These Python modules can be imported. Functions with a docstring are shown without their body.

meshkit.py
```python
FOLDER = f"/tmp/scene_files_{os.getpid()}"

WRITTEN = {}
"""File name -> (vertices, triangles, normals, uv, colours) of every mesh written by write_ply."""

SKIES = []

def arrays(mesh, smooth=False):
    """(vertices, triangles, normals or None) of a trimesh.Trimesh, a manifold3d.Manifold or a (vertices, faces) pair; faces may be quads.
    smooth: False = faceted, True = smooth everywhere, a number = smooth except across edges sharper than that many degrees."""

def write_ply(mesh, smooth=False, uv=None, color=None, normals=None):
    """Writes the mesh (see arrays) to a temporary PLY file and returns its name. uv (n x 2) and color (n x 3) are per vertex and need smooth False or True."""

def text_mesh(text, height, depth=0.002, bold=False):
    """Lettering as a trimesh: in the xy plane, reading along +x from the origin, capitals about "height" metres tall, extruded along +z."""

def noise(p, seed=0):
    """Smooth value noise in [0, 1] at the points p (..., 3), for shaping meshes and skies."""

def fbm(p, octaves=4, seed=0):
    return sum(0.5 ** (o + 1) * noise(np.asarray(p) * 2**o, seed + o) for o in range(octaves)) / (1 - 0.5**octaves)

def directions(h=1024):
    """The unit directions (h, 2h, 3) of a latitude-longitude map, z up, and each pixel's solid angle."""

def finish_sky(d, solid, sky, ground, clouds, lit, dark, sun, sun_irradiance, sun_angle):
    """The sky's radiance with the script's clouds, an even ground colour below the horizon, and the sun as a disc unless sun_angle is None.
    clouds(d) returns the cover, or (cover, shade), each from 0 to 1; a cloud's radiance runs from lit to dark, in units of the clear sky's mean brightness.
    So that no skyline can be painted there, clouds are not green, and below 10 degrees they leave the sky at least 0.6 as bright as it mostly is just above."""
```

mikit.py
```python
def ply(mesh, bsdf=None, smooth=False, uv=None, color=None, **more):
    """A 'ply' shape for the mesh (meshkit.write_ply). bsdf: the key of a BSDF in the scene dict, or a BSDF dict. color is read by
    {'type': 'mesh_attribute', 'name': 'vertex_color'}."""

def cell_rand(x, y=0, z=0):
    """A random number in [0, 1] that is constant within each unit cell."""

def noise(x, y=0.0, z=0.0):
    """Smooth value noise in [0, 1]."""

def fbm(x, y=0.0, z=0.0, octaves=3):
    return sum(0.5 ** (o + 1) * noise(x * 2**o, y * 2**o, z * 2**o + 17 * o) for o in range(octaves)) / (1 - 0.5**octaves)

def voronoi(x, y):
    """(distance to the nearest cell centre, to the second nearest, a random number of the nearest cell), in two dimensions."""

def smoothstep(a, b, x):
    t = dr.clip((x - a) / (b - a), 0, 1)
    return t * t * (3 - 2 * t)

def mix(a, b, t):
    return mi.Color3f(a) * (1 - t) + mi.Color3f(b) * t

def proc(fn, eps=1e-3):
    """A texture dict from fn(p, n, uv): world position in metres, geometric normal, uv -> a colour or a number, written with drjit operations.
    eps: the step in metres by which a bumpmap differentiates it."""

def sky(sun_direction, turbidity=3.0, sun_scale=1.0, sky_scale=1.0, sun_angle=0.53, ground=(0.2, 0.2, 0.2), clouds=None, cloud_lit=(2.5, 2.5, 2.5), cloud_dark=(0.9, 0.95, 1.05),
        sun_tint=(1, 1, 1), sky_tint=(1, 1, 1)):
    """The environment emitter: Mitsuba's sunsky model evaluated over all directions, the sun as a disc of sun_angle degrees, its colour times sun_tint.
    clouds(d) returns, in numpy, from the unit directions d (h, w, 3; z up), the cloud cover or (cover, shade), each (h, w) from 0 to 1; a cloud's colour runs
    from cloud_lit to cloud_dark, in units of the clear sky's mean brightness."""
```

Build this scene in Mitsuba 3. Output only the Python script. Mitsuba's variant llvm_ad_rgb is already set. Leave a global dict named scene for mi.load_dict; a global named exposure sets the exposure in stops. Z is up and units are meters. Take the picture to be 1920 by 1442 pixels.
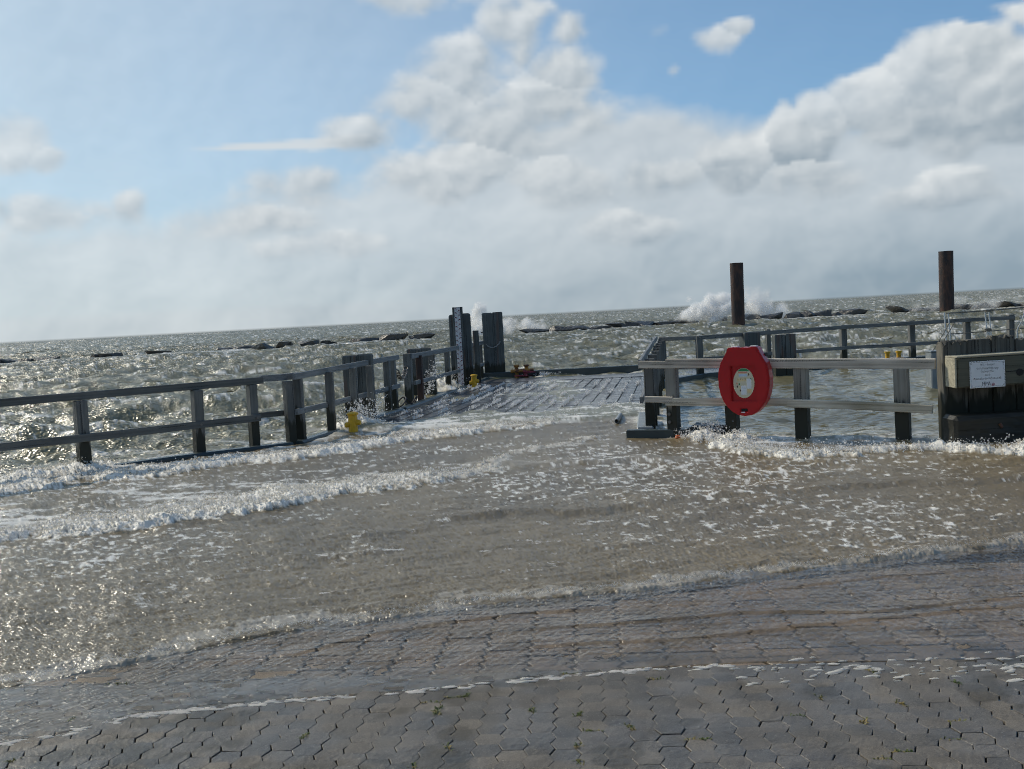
import math, random
import numpy as np, trimesh, mitsuba as mi, drjit as dr
import manifold3d as m3
import mikit, meshkit
from mikit import proc, noise, fbm, smoothstep, mix, cell_rand, voronoi
from shapely.geometry import Polygon
T = mi.ScalarTransform4f
R = random.Random(7)
NR = np.random.RandomState(11)
scene, labels = {}, {}

# ------------------------------------------------------------------ camera, sky, exposure
CAM_H = 1.8
PITCH, ROLL = math.radians(3.73), math.radians(3.071)
_fw = np.array([0, math.cos(PITCH), -math.sin(PITCH)])
_u0 = np.cross([1.0, 0, 0], _fw)
_up = math.sin(ROLL) * np.array([1.0, 0, 0]) + math.cos(ROLL) * _u0
scene['camera'] = {'type': 'perspective', 'fov': 52.0, 'fov_axis': 'x', 'near_clip': 0.05, 'far_clip': 20000.0,
                   'to_world': T().look_at(origin=[0, 0, CAM_H], target=(np.array([0, 0, CAM_H]) + _fw * 10).tolist(), up=_up.tolist())}
SUN_AZ, SUN_EL = -53.0, 38.0
SUN = (math.sin(math.radians(SUN_AZ)) * math.cos(math.radians(SUN_EL)), math.cos(math.radians(SUN_AZ)) * math.cos(math.radians(SUN_EL)), math.sin(math.radians(SUN_EL)))
exposure = 1.88


# heaps of cumulus in the view: azimuth, elevation, half width, half height (degrees), how solid
HEAPS = ((26.5, 10.6, 5.2, 2.5, 1.0), (22.8, 10.2, 3.2, 2.3, 1.0), (19.6, 9.5, 2.7, 1.9, 1.0), (17.0, 8.9, 2.0, 1.6, 1.0), (15.0, 8.8, 1.0, 1.4, 1.0), (12.6, 7.7, 2.0, 1.5, 0.9), (31, 10, 4, 2.6, 1.0),
         (-1.2, 13.0, 3.0, 2.4, 0.85), (0.8, 14.9, 2.3, 1.8, 0.75), (-3.2, 11.3, 3.6, 1.8, 0.9), (1.2, 11.0, 4.6, 2.0, 0.85), (3.6, 12.9, 2.4, 1.6, 0.6), (3.8, 14.6, 1.6, 0.9, 0.35), (-6.6, 10.1, 3.2, 1.0, 0.85),
         (-9.0, 7.5, 4.6, 1.0, 0.75), (-4.0, 8.3, 5.2, 1.5, 0.8), (-14.0, 5.7, 4.6, 0.9, 0.6), (-24.0, 6.3, 4.2, 0.9, 0.75), (-19.3, 6.6, 1.0, 0.9, 0.6), (3.0, 7.2, 3.4, 1.3, 0.6), (8.5, 6.8, 3.0, 1.1, 0.55),
         (16.5, 6.3, 3.8, 1.2, 0.6), (22.5, 5.2, 3.4, 1.0, 0.5), (-10.5, 4.4, 4.0, 0.8, 0.4), (6.5, 4.6, 3.0, 0.9, 0.35), (-25.4, 9.8, 2.6, 1.2, 0.8), (-23.0, 9.0, 1.2, 0.6, 0.5),
         (-4.0, 16.7, 3.6, 0.8, 0.8), (11.4, 13.7, 1.7, 0.8, 0.55), (12.8, 14.2, 1.0, 0.5, 0.4), (9.0, 14.2, 1.3, 0.6, 0.4), (9.6, 12.4, 0.6, 0.4, 0.3), (-36, 7, 5, 1.6, 0.7), (38, 9, 5, 2.2, 0.9))


def sky_clouds(d):
    az = np.degrees(np.arctan2(d[..., 0], d[..., 1]))
    el = np.degrees(np.arcsin(np.clip(d[..., 2], -1, 1)))
    q = np.stack([az / 2.6, el / 2.0, np.zeros_like(az)], -1)
    warp = meshkit.fbm(q * 0.8 + 3.3, 4, 17)[..., None] - 0.5
    q = q + warp * np.array([0.9, 0.7, 0])
    n1 = meshkit.fbm(q, 7, 3) - 0.5
    n1b = meshkit.fbm(q + np.array([-0.16, 0.20, 0]), 7, 3) - 0.5        # the same noise a little towards the sun
    n2 = meshkit.fbm(q * 0.42 + 31.7, 5, 9) - 0.5
    emboss = n1b - n1
    heap, rel = np.full(az.shape, -9.0), np.zeros_like(az)
    for a, e, sa, se, k in HEAPS:
        u, v = (az - a) / sa, (el - e) / se
        v2 = np.where(v < 0, v * 0.75, v)
        f = (1 - u * u - v2 * v2) * 0.95 + 2.7 * n1 + (k - 1.0) * 0.7 + 0.34
        rel = np.where(f > heap, v, rel)
        heap = np.maximum(heap, f)
    cu = np.clip(heap / np.interp(az, [-20, 4, 14], [1.15, 1.05, 0.70]), 0, 1)
    cu = cu * cu * (3 - 2 * cu) * np.clip(np.interp(az, [-28, -6, 10, 16], [0.72, 0.86, 0.92, 1.0]) + 0.5 * n2, 0, 1)
    # thin layer behind them, and the tongue that runs out of it to the left
    top = np.interp(az, [-75, -45, -26, -18, -12, -8, -4, 3, 5, 10, 16, 30, 45, 75], [6, 7, 6.3, 6.3, 7.4, 8.2, 9.8, 11.4, 10.9, 10.7, 10.3, 10.5, 9, 7])
    layer = np.clip((top - el + 2.4 * n1 + 1.2 * n2) / 1.5, 0, 1) * np.interp(az, [-28, -8, 3, 12], [0.66, 0.78, 0.90, 0.90])
    tongue = np.clip(1.25 - ((az + 10.5) / 5.2) ** 2 - ((el - 9.55 - 0.02 * (az + 10)) / (0.10 + 0.035 * np.clip(az + 16, 0, 9))) ** 2 + 2.0 * n1, 0, 1) * 0.85
    layer = np.maximum(layer, tongue)
    veil = np.interp(az, [-75, -26, -8, 8, 30, 75], [0.60, 0.60, 0.42, 0.16, 0.06, 0.1]) * (0.9 + 0.4 * n2)
    low = np.clip((5.5 - el) / 4.5, 0, 1)
    behind = np.maximum(1 - (1 - layer) * (1 - veil), low * 0.92)
    # broken cumulus over the rest of the sky
    w = d / np.maximum(d[..., 2:] + 0.22, 0.2)
    hi = np.clip((meshkit.fbm(np.stack([w[..., 0] * 1.6, w[..., 1] * 1.6, np.zeros_like(az) + 4.2], -1), 6, 40) - 0.53) / 0.14, 0, 1) * 0.85
    blend = np.clip(np.clip((el - 18) / 6, 0, 1) + np.clip((np.abs(az) - 34) / 12, 0, 1), 0, 1)
    cu = cu * (1 - blend) * (1 - 0.8 * low)
    behind = behind * (1 - blend) + np.maximum(hi, low * 0.92) * blend
    right = np.clip((az + 18) / 40, 0, 1)
    s_layer = np.clip(0.24 + 0.20 * right + low * (0.10 + 0.40 * right) + 0.35 * n2 + 0.5 * emboss, 0, 1)
    s_layer = np.where(tongue > 0.3, 0.2, s_layer)
    s_cu = np.clip(0.34 + 0.16 * right - 0.30 * np.clip(rel, -1, 1) * (0.45 + 0.55 * right) + 1.35 * emboss + 0.3 * n2, 0, 1)
    cover = 1 - (1 - behind) * (1 - cu)
    return cover, s_layer * (1 - cu) + s_cu * cu


scene['sky'] = mikit.sky(SUN, turbidity=3.5, sun_scale=0.65, clouds=sky_clouds, cloud_lit=(2.80, 2.93, 2.97), cloud_dark=(1.02, 1.30, 1.54), sky_tint=(0.60, 0.84, 0.96), sun_tint=(0.90, 1.0, 1.14), ground=(0.12, 0.12, 0.10))
labels['sky'] = {'kind': 'structure'}

# ------------------------------------------------------------------ materials


def rgb(*c):
    return {'type': 'rgb', 'value': list(c)}


def two(b):
    return {'type': 'twosided', 'bsdf': b}


def pr(color, rough=0.5, **k):
    return {'type': 'principled', 'base_color': color, 'roughness': rough, **k}


def bump(b, fn, scale=1.0, eps=1e-3):
    return {'type': 'bumpmap', 'texture': proc(fn, eps), 'scale': scale, 'bsdf': b}


def wood_bsdf(direction, light, dark, algae=None, wet=0.0, rough=0.65, rust=0.0):
    dx, dy, dz = np.asarray(direction, float) / np.linalg.norm(direction)

    def coords(p):
        along = p.x * dx + p.y * dy + p.z * dz
        return along, p.x - along * dx, p.y - along * dy, p.z - along * dz

    def color(p, n, uv):
        a, x, y, z = coords(p)
        fine = noise(x * 95 + a * 1.3, y * 95 - a * 0.9, z * 95 + a * 1.1)
        g = fbm(x * 30 + a * 0.9 + 3, y * 30, z * 30 + a * 0.5, 2)
        patch = fbm(p.x * 2.3 + 11, p.y * 2.3, p.z * 2.3, 3)
        c = mix(dark, light, smoothstep(0.22, 0.78, 0.38 * g + 0.15 * fine + 0.47 * patch + 0.02))
        crack = smoothstep(0.80, 0.86, noise(x * 60 + 5, y * 60 + a * 0.6, z * 60))
        c = mix(c, mi.Color3f(dark) * 0.45, crack * 0.8)
        if rust:
            st = smoothstep(0.60, 0.68, noise(x * 16 + 40, y * 16, a * 0.7)) * rust
            c = mix(c, mi.Color3f(0.13, 0.055, 0.03), st)
        if algae is not None:   # tide stain: soaked dark wood and weed with a ragged upper outline
            lvl = algae + 0.28 * (noise(x * 18, y * 18, 3.0) - 0.5) + 0.12 * (noise(x * 60, y * 60, 8.0) - 0.5)
            c = mix(c, mix((0.016, 0.018, 0.014), (0.034, 0.034, 0.022), patch), smoothstep(0.05, -0.05, p.z - lvl))
        return c

    def height(p, n, uv):
        a, x, y, z = coords(p)
        return 0.6 * noise(x * 110 + a, y * 110, z * 110) + 0.9 * noise(x * 40 + a * 0.8, y * 40, z * 40)

    return two(bump(pr(proc(color), rough, specular=0.35), height, 0.0025, 1.5e-3))


JDIR = (0.155, 0.988, 0)
QDIR = (0.745, 0.667, 0)
RDIR = (0.85, -0.525, -0.015)
BS = {
    'wood_post': wood_bsdf((0, 0, 1), (0.16, 0.16, 0.15), (0.070, 0.072, 0.070), algae=0.42),
    'wood_post_right': wood_bsdf((0, 0, 1), (0.26, 0.25, 0.22), (0.11, 0.10, 0.085), algae=0.50),
    'wood_pile': wood_bsdf((0, 0, 1), (0.115, 0.125, 0.122), (0.048, 0.055, 0.055), algae=0.45, rust=0.35),
    'wood_rail_quay': wood_bsdf(QDIR, (0.125, 0.128, 0.122), (0.055, 0.058, 0.056)),
    'wood_rail_jetty': wood_bsdf(JDIR, (0.21, 0.22, 0.225), (0.10, 0.105, 0.105)),
    'wood_rail_right': wood_bsdf(RDIR, (0.60, 0.54, 0.46), (0.17, 0.148, 0.12), rough=0.78),
    'wood_rail_mossy': wood_bsdf(RDIR, (0.70, 0.65, 0.55), (0.20, 0.17, 0.11), rough=0.75),
    'wood_rail_far': wood_bsdf((1, 0.2, 0), (0.20, 0.20, 0.19), (0.09, 0.092, 0.09)),
    'wood_wall': wood_bsdf((0, 0, 1), (0.17, 0.16, 0.135), (0.035, 0.033, 0.028), algae=0.55, rough=0.85),
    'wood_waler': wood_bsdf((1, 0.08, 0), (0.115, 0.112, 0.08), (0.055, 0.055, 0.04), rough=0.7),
    'wood_waler_lit': wood_bsdf((1, 0.08, 0), (0.38, 0.35, 0.265), (0.21, 0.19, 0.14), rough=0.75),  # lit copy of the waler wood: sunlight put into the colour
    'wood_black': wood_bsdf((1, 0.08, 0), (0.032, 0.031, 0.024), (0.014, 0.015, 0.013), rough=0.5),
}


def rust_color(p, n, uv):
    a = fbm(p.x * 3, p.y * 3, p.z * 0.8, 4)
    b = fbm(p.x * 14 + 5, p.y * 14, p.z * 3, 3)
    return mix((0.030, 0.025, 0.026), (0.085, 0.046, 0.034), smoothstep(0.35, 0.7, 0.6 * a + 0.4 * b))


def paint_fn(base, worn, k=9.0, lo=0.62):
    def f(p, n, uv):
        a = fbm(p.x * k, p.y * k, p.z * k, 4)
        s = noise(p.x * 45, p.y * 45, p.z * 8)
        return mix(mi.Color3f(base) * (0.85 + 0.3 * noise(p.x * 20, p.y * 20, p.z * 20)), worn, smoothstep(lo, lo + 0.08, 0.75 * a + 0.25 * s))
    return f


BS['rust_steel'] = two(pr(proc(rust_color), 0.7, specular=0.3))
BS['yellow_paint'] = two(pr(proc(paint_fn((0.56, 0.33, 0.012), (0.30, 0.13, 0.03))), 0.4))
BS['orange_rust'] = two(pr(proc(paint_fn((0.33, 0.15, 0.025), (0.085, 0.035, 0.022), 12, 0.47)), 0.6))
BS['red_plastic'] = two(pr(proc(lambda p, n, uv: mix((0.42, 0.008, 0.013), (0.34, 0.007, 0.011), fbm(p.x * 5, p.y * 5, p.z * 3, 3))), 0.26))
BS['black_rubber'] = two(pr(proc(lambda p, n, uv: mix((0.012, 0.014, 0.015), (0.03, 0.034, 0.035), fbm(p.x * 9, p.y * 9, p.z * 9, 3))), 0.45))
BS['beam_steel'] = two(pr(proc(lambda p, n, uv: mix((0.022, 0.034, 0.038), (0.05, 0.066, 0.066), fbm(p.x * 5, p.y * 5, p.z * 9, 4))), 0.35))
BS['grey_plate'] = two(pr(proc(lambda p, n, uv: mix((0.14, 0.16, 0.17), (0.24, 0.26, 0.27), fbm(p.x * 6, p.y * 6, p.z * 6, 3))), 0.4))
BS['chain_steel'] = two(pr(rgb(0.32, 0.33, 0.34), 0.5))
BS['galvanised'] = two(pr(rgb(0.62, 0.64, 0.65), 0.45))
BS['bolt'] = two(pr(rgb(0.16, 0.15, 0.14), 0.45, metallic=0.6))
BS['dark_hole'] = two(pr(rgb(0.01, 0.01, 0.01), 0.8))
BS['rope_grey'] = two(pr(proc(lambda p, n, uv: mix((0.10, 0.09, 0.075), (0.24, 0.22, 0.19), noise(p.x * 90, p.y * 90, p.z * 90))), 0.85))
BS['rope_white'] = two(pr(rgb(0.55, 0.55, 0.54), 0.8))
BS['rope_red'] = two(pr(proc(lambda p, n, uv: mix((0.12, 0.015, 0.025), (0.30, 0.05, 0.07), noise(p.x * 70, p.y * 70, p.z * 70))), 0.8))
BS['rope_black'] = two(pr(rgb(0.012, 0.012, 0.016), 0.7))
BS['white_sign'] = two(pr(rgb(0.70, 0.71, 0.72), 0.4))
BS['ink'] = two(pr(rgb(0.02, 0.02, 0.024), 0.5))
BS['ink_red'] = two(pr(rgb(0.30, 0.09, 0.10), 0.5))
BS['gauge_white'] = two(pr(rgb(0.55, 0.54, 0.55), 0.5))
BS['gauge_red'] = two(pr(rgb(0.16, 0.05, 0.06), 0.5))
BS['label_cream'] = two(pr(rgb(0.58, 0.53, 0.38), 0.4))
BS['label_green'] = two(pr(rgb(0.04, 0.22, 0.09), 0.4))
BS['label_blue'] = two(pr(rgb(0.45, 0.55, 0.66), 0.4))
BS['label_white'] = two(pr(rgb(0.68, 0.70, 0.72), 0.4))
BS['label_orange'] = two(pr(rgb(0.64, 0.50, 0.26), 0.4))
BS['label_salmon'] = two(pr(rgb(0.60, 0.25, 0.16), 0.4))
BS['label_dark'] = two(pr(rgb(0.10, 0.06, 0.035), 0.5))
BS['orange_plastic'] = two(pr(rgb(0.45, 0.10, 0.02), 0.5))
BS['rock'] = two(bump(pr(proc(lambda p, n, uv: mix((0.035, 0.036, 0.035), (0.085, 0.083, 0.078), fbm(p.x * 1.7, p.y * 1.7, p.z * 3, 4))), 0.45), lambda p, n, uv: fbm(p.x * 5, p.y * 5, p.z * 5, 3), 0.12, 0.02))


def stone(light, dark, wetness):
    def col(p, n, uv):
        a = fbm(p.x * 7 + 3, p.y * 7, p.z * 7, 3)
        s = noise(p.x * 260, p.y * 260, p.z * 260)
        c = mix(dark, light, smoothstep(0.25, 0.75, 0.6 * a + 0.4 * s))
        c = mix(c, (0.20, 0.19, 0.17), smoothstep(0.90, 0.95, noise(p.x * 190 + 7, p.y * 190, 1.0)) * 0.8)
        return mix(c, (0.040, 0.034, 0.022), smoothstep(0.60, 0.70, fbm(p.x * 3 + 9, p.y * 3, 2.0, 4)) * 0.55)

    def rgh(p, n, uv):
        return wetness + 0.16 + 0.28 * smoothstep(0.35, 0.65, fbm(p.x * 4 + 21, p.y * 4, 0.0, 3))

    def hgt(p, n, uv):
        return 0.6 * noise(p.x * 170, p.y * 170, p.z * 170) + noise(p.x * 60, p.y * 60, p.z * 60)
    return two(bump(pr(proc(col), proc(rgh), specular=0.4), hgt, 0.0030, 1e-3))


BS['hex_a'] = stone((0.148, 0.132, 0.112), (0.085, 0.076, 0.065), 0.22)
BS['hex_b'] = stone((0.125, 0.115, 0.101), (0.068, 0.063, 0.056), 0.20)
BS['hex_c'] = stone((0.166, 0.146, 0.120), (0.096, 0.084, 0.069), 0.26)
BS['block_a'] = stone((0.25, 0.18, 0.115), (0.13, 0.096, 0.064), 0.25)
BS['block_b'] = stone((0.215, 0.165, 0.112), (0.112, 0.088, 0.062), 0.25)
BS['bed'] = two(pr(proc(lambda p, n, uv: mix((0.018, 0.018, 0.017), (0.05, 0.047, 0.04), fbm(p.x * 30, p.y * 30, 0.0, 3))), 0.8))
BS['deck_a'] = two(pr(proc(lambda p, n, uv: mix((0.045, 0.048, 0.052), (0.10, 0.102, 0.105), fbm(p.x * 9, p.y * 2.2, p.z, 3))), 0.22))
BS['deck_b'] = two(pr(proc(lambda p, n, uv: mix((0.04, 0.042, 0.046), (0.085, 0.088, 0.094), fbm(p.x * 9 + 4, p.y * 2.2, p.z, 3))), 0.25))
ATTR = {'type': 'mesh_attribute', 'name': 'vertex_color'}
BS['sea_water'] = two(bump(pr(ATTR, 0.29, specular=0.45), lambda p, n, uv: noise(p.x * 9, p.y * 9, 1.0) + 0.5 * noise(p.x * 26, p.y * 26, 5.0), 0.048, 3e-3))
BS['flood'] = two(bump(pr(ATTR, 0.25, specular=0.6), lambda p, n, uv: noise(p.x * 25, p.y * 25, 1.0) + 0.75 * noise(p.x * 105, p.y * 105, 5.0), 0.0060, 1.5e-3))
BS['basin'] = two(bump(pr(ATTR, 0.16, specular=0.5), lambda p, n, uv: noise(p.x * 3.5, p.y * 6, 1.0) + 0.35 * noise(p.x * 11, p.y * 17, 5.0), 0.026, 4e-3))
BS['froth'] = two(bump(pr(ATTR, 0.55, specular=0.25), lambda p, n, uv: noise(p.x * 30, p.y * 30, p.z * 30) + 0.6 * noise(p.x * 80, p.y * 80, p.z * 80), 0.010, 1.5e-3))
BS['film'] = {'type': 'blendbsdf', 'weight': proc(lambda p, n, uv: 0.22 + 0.18 * smoothstep(0.4, 0.7, fbm(p.x * 2.2, p.y * 5.0, 0.0, 3))),
              'clear': {'type': 'thindielectric', 'int_ior': 1.13},
              'silt': two(bump(pr(ATTR, 0.27, specular=0.6), lambda p, n, uv: noise(p.x * 30, p.y * 30, 1.0) + 0.6 * noise(p.x * 85, p.y * 85, 5.0), 0.013, 1.5e-3))}
BS['added_bank_grass'] = two(pr(proc(lambda p, n, uv: mix((0.035, 0.05, 0.018), (0.075, 0.085, 0.035), fbm(p.x * 0.7, p.y * 0.7, 0.0, 4))), 0.8))  # grass of the bank added behind the camera
BS['puddle'] = two(pr(rgb(0.030, 0.030, 0.030), 0.06))
BS['foam'] = {'type': 'principledthin', 'base_color': proc(lambda p, n, uv: mix((0.68, 0.66, 0.61), (0.88, 0.86, 0.81), noise(p.x * 120, p.y * 120, p.z * 120))), 'roughness': 0.5, 'diff_trans': 0.9, 'eta': 1.33}
BS['droplet'] = {'type': 'principledthin', 'base_color': rgb(0.86, 0.86, 0.86), 'roughness': 0.2, 'diff_trans': 0.9, 'eta': 1.33}
BS['weed'] = two(pr(proc(lambda p, n, uv: mix((0.06, 0.085, 0.014), (0.20, 0.15, 0.045), smoothstep(0.3, 0.8, noise(p.x * 30, p.y * 30, 2.0)))), 0.7))
for k, v in BS.items():
    scene['m_' + k] = v

# ------------------------------------------------------------------ helpers
USED = {}


def key_of(name):
    n = USED.get(name, -1) + 1
    USED[name] = n
    return name if n == 0 else f'{name}_{n:03d}'


def thing(name, label, cat, group=None):
    k = key_of(name)
    labels[k] = {'label': label, 'category': cat}
    if group:
        labels[k]['group'] = group
    return k


def put(name, mesh, mat, parent=None, smooth=False, label=None, kind=None, **kw):
    k = key_of(f'{parent}__{name}' if parent else name)
    scene[k] = mikit.ply(mesh, 'm_' + mat, smooth=smooth, **kw)
    if label or kind:
        labels.setdefault(k, {})
        if label:
            labels[k]['label'] = label
        if kind:
            labels[k]['kind'] = kind
    return k


def solo(name, mesh, mat, label, cat, group=None, smooth=False, kind=None, **kw):
    k = key_of(name)
    scene[k] = mikit.ply(mesh, 'm_' + mat, smooth=smooth, **kw)
    labels[k] = {'label': label, 'category': cat}
    if group:
        labels[k]['group'] = group
    if kind:
        labels[k]['kind'] = kind
    return k


def hull(pts):
    return trimesh.convex.convex_hull(np.asarray(pts, float))


def cbox(sx, sy, sz, c=0.008):
    """Chamfered box centred on the origin."""
    pts = []
    for a in (-1, 1):
        for b in (-1, 1):
            for d in (-1, 1):
                x, y, z = a * sx / 2, b * sy / 2, d * sz / 2
                pts += [(x - a * c, y - b * c, z), (x - a * c, y, z - d * c), (x, y - b * c, z - d * c)]
    return hull(pts)


def beam(p0, p1, w, h, c=0.008, roll=0.0, bow=0.0):
    """A squared timber from p0 to p1: w across (level), h upright."""
    p0, p1 = np.asarray(p0, float), np.asarray(p1, float)
    L = np.linalg.norm(p1 - p0)
    x = (p1 - p0) / L
    y = np.cross([0, 0, 1.0], x)
    y /= np.linalg.norm(y)
    z = np.cross(x, y)
    y, z = y * math.cos(roll) + z * math.sin(roll), z * math.cos(roll) - y * math.sin(roll)
    if bow:
        n = max(3, int(L / 0.25))
        t = np.linspace(0, 1, n)
        sec = np.array([(-w / 2 + c, -h / 2), (w / 2 - c, -h / 2), (w / 2, -h / 2 + c), (w / 2, h / 2 - c), (w / 2 - c, h / 2), (-w / 2 + c, h / 2), (-w / 2, h / 2 - c), (-w / 2, -h / 2 + c)])
        rng = np.random.RandomState(int(abs(p0[0] * 977 + p0[1] * 131 + p0[2] * 17)) % 99991)
        off = bow * np.stack([np.sin(t * 5 + rng.rand() * 6), np.sin(t * 4 + rng.rand() * 6)], 1)
        V = np.concatenate([p0 + x * (L * tt) + (sec[:, :1] + o[0]) * y + (sec[:, 1:] + o[1]) * z for tt, o in zip(t, off)])
        F = []
        for i in range(n - 1):
            for j in range(8):
                a, b = i * 8 + j, i * 8 + (j + 1) % 8
                F += [(a, b, b + 8), (a, b + 8, a + 8)]
        for j in range(1, 7):
            F += [(0, j + 1, j), ((n - 1) * 8, (n - 1) * 8 + j, (n - 1) * 8 + j + 1)]
        return trimesh.Trimesh(V, F, process=False)
    m = cbox(L, w, h, c)
    M = np.eye(4)
    M[:3, 0], M[:3, 1], M[:3, 2], M[:3, 3] = x, y, z, (p0 + p1) / 2
    m.apply_transform(M)
    return m


def post(x, y, z0, z1, w, d, ang=0.0, lean=(0, 0), top=0.0, c=0.008):
    """Upright squared timber, chamfered; top>0 rounds its head over that height."""
    ca, sa = math.cos(ang), math.sin(ang)
    pts = []
    for a in (-1, 1):
        for b in (-1, 1):
            for px, py, pz in ((w / 2 - c, d / 2, z0), (w / 2, d / 2 - c, z0), (w / 2 - c, d / 2, z1 - max(top, c)), (w / 2, d / 2 - c, z1 - max(top, c)), (w / 2 - max(top, c), d / 2 - max(top, c) * 0.6, z1)) + \
                    (((w / 2 - top * 0.3, d / 2 - c, z1 - top * 0.3),) if top else ()):
                px, py = px * a, py * b
                lx, ly = lean[0] * (pz - z0), lean[1] * (pz - z0)
                pts.append((x + px * ca - py * sa + lx, y + px * sa + py * ca + ly, pz))
    return hull(pts)


def tube(points, r, sides=8, closed=False):
    p = np.asarray(points, float)
    t = np.gradient(p, axis=0)
    if closed:
        t = np.roll(p, -1, 0) - np.roll(p, 1, 0)
    t /= np.linalg.norm(t, axis=1, keepdims=True) + 1e-12
    a = np.cross(t, np.where(np.abs(t[:, 2:]) < 0.9, [0, 0, 1.0], [1.0, 0, 0]))
    a /= np.linalg.norm(a, axis=1, keepdims=True) + 1e-12
    b = np.cross(t, a)
    ang = np.arange(sides) * 2 * np.pi / sides
    rr = np.broadcast_to(r, (len(p),))[:, None, None]
    V = (p[:, None] + rr * (np.cos(ang)[None, :, None] * a[:, None] + np.sin(ang)[None, :, None] * b[:, None])).reshape(-1, 3)
    n, F = len(p), []
    for i in range(n if closed else n - 1):
        for j in range(sides):
            q0, q1 = i * sides + j, i * sides + (j + 1) % sides
            q2, q3 = ((i + 1) % n) * sides + (j + 1) % sides, ((i + 1) % n) * sides + j
            F += [(q0, q2, q1), (q0, q3, q2)]
    if not closed:
        for j in range(1, sides - 1):
            F += [(0, j, j + 1), ((n - 1) * sides, (n - 1) * sides + j + 1, (n - 1) * sides + j)]
    return trimesh.Trimesh(V, F, process=False)


def cyl(p0, p1, r, sides=20):
    return trimesh.creation.cylinder(radius=r, segment=[p0, p1], sections=sides)


def lathe(profile, x, y, z, sides=28):
    m = trimesh.creation.revolve(np.asarray(profile, float), sections=sides)
    m.apply_translation([x, y, z])
    return m


def cat(ms):
    return trimesh.util.concatenate(ms)


def rough(m, amp, freq, seed=0, edge=None):
    """Worn surface: subdivides to edge length and pushes vertices by noise."""
    if edge:
        m = trimesh.Trimesh(*trimesh.remesh.subdivide_to_size(m.vertices, m.faces, edge))
        m.merge_vertices()
    v = np.array(m.vertices)
    d = np.stack([meshkit.fbm(v * freq + k * 19.3, 3, seed + k) - 0.5 for k in range(3)], -1)
    return trimesh.Trimesh(v + 2 * amp * d, m.faces, process=False)


def bolt_at(parent, p, n, r=0.016):
    p, n = np.asarray(p, float), np.asarray(n, float) / np.linalg.norm(n)
    put('bolt', cyl(p - n * 0.01, p + n * 0.010, r, 10), 'bolt', parent)


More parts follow.
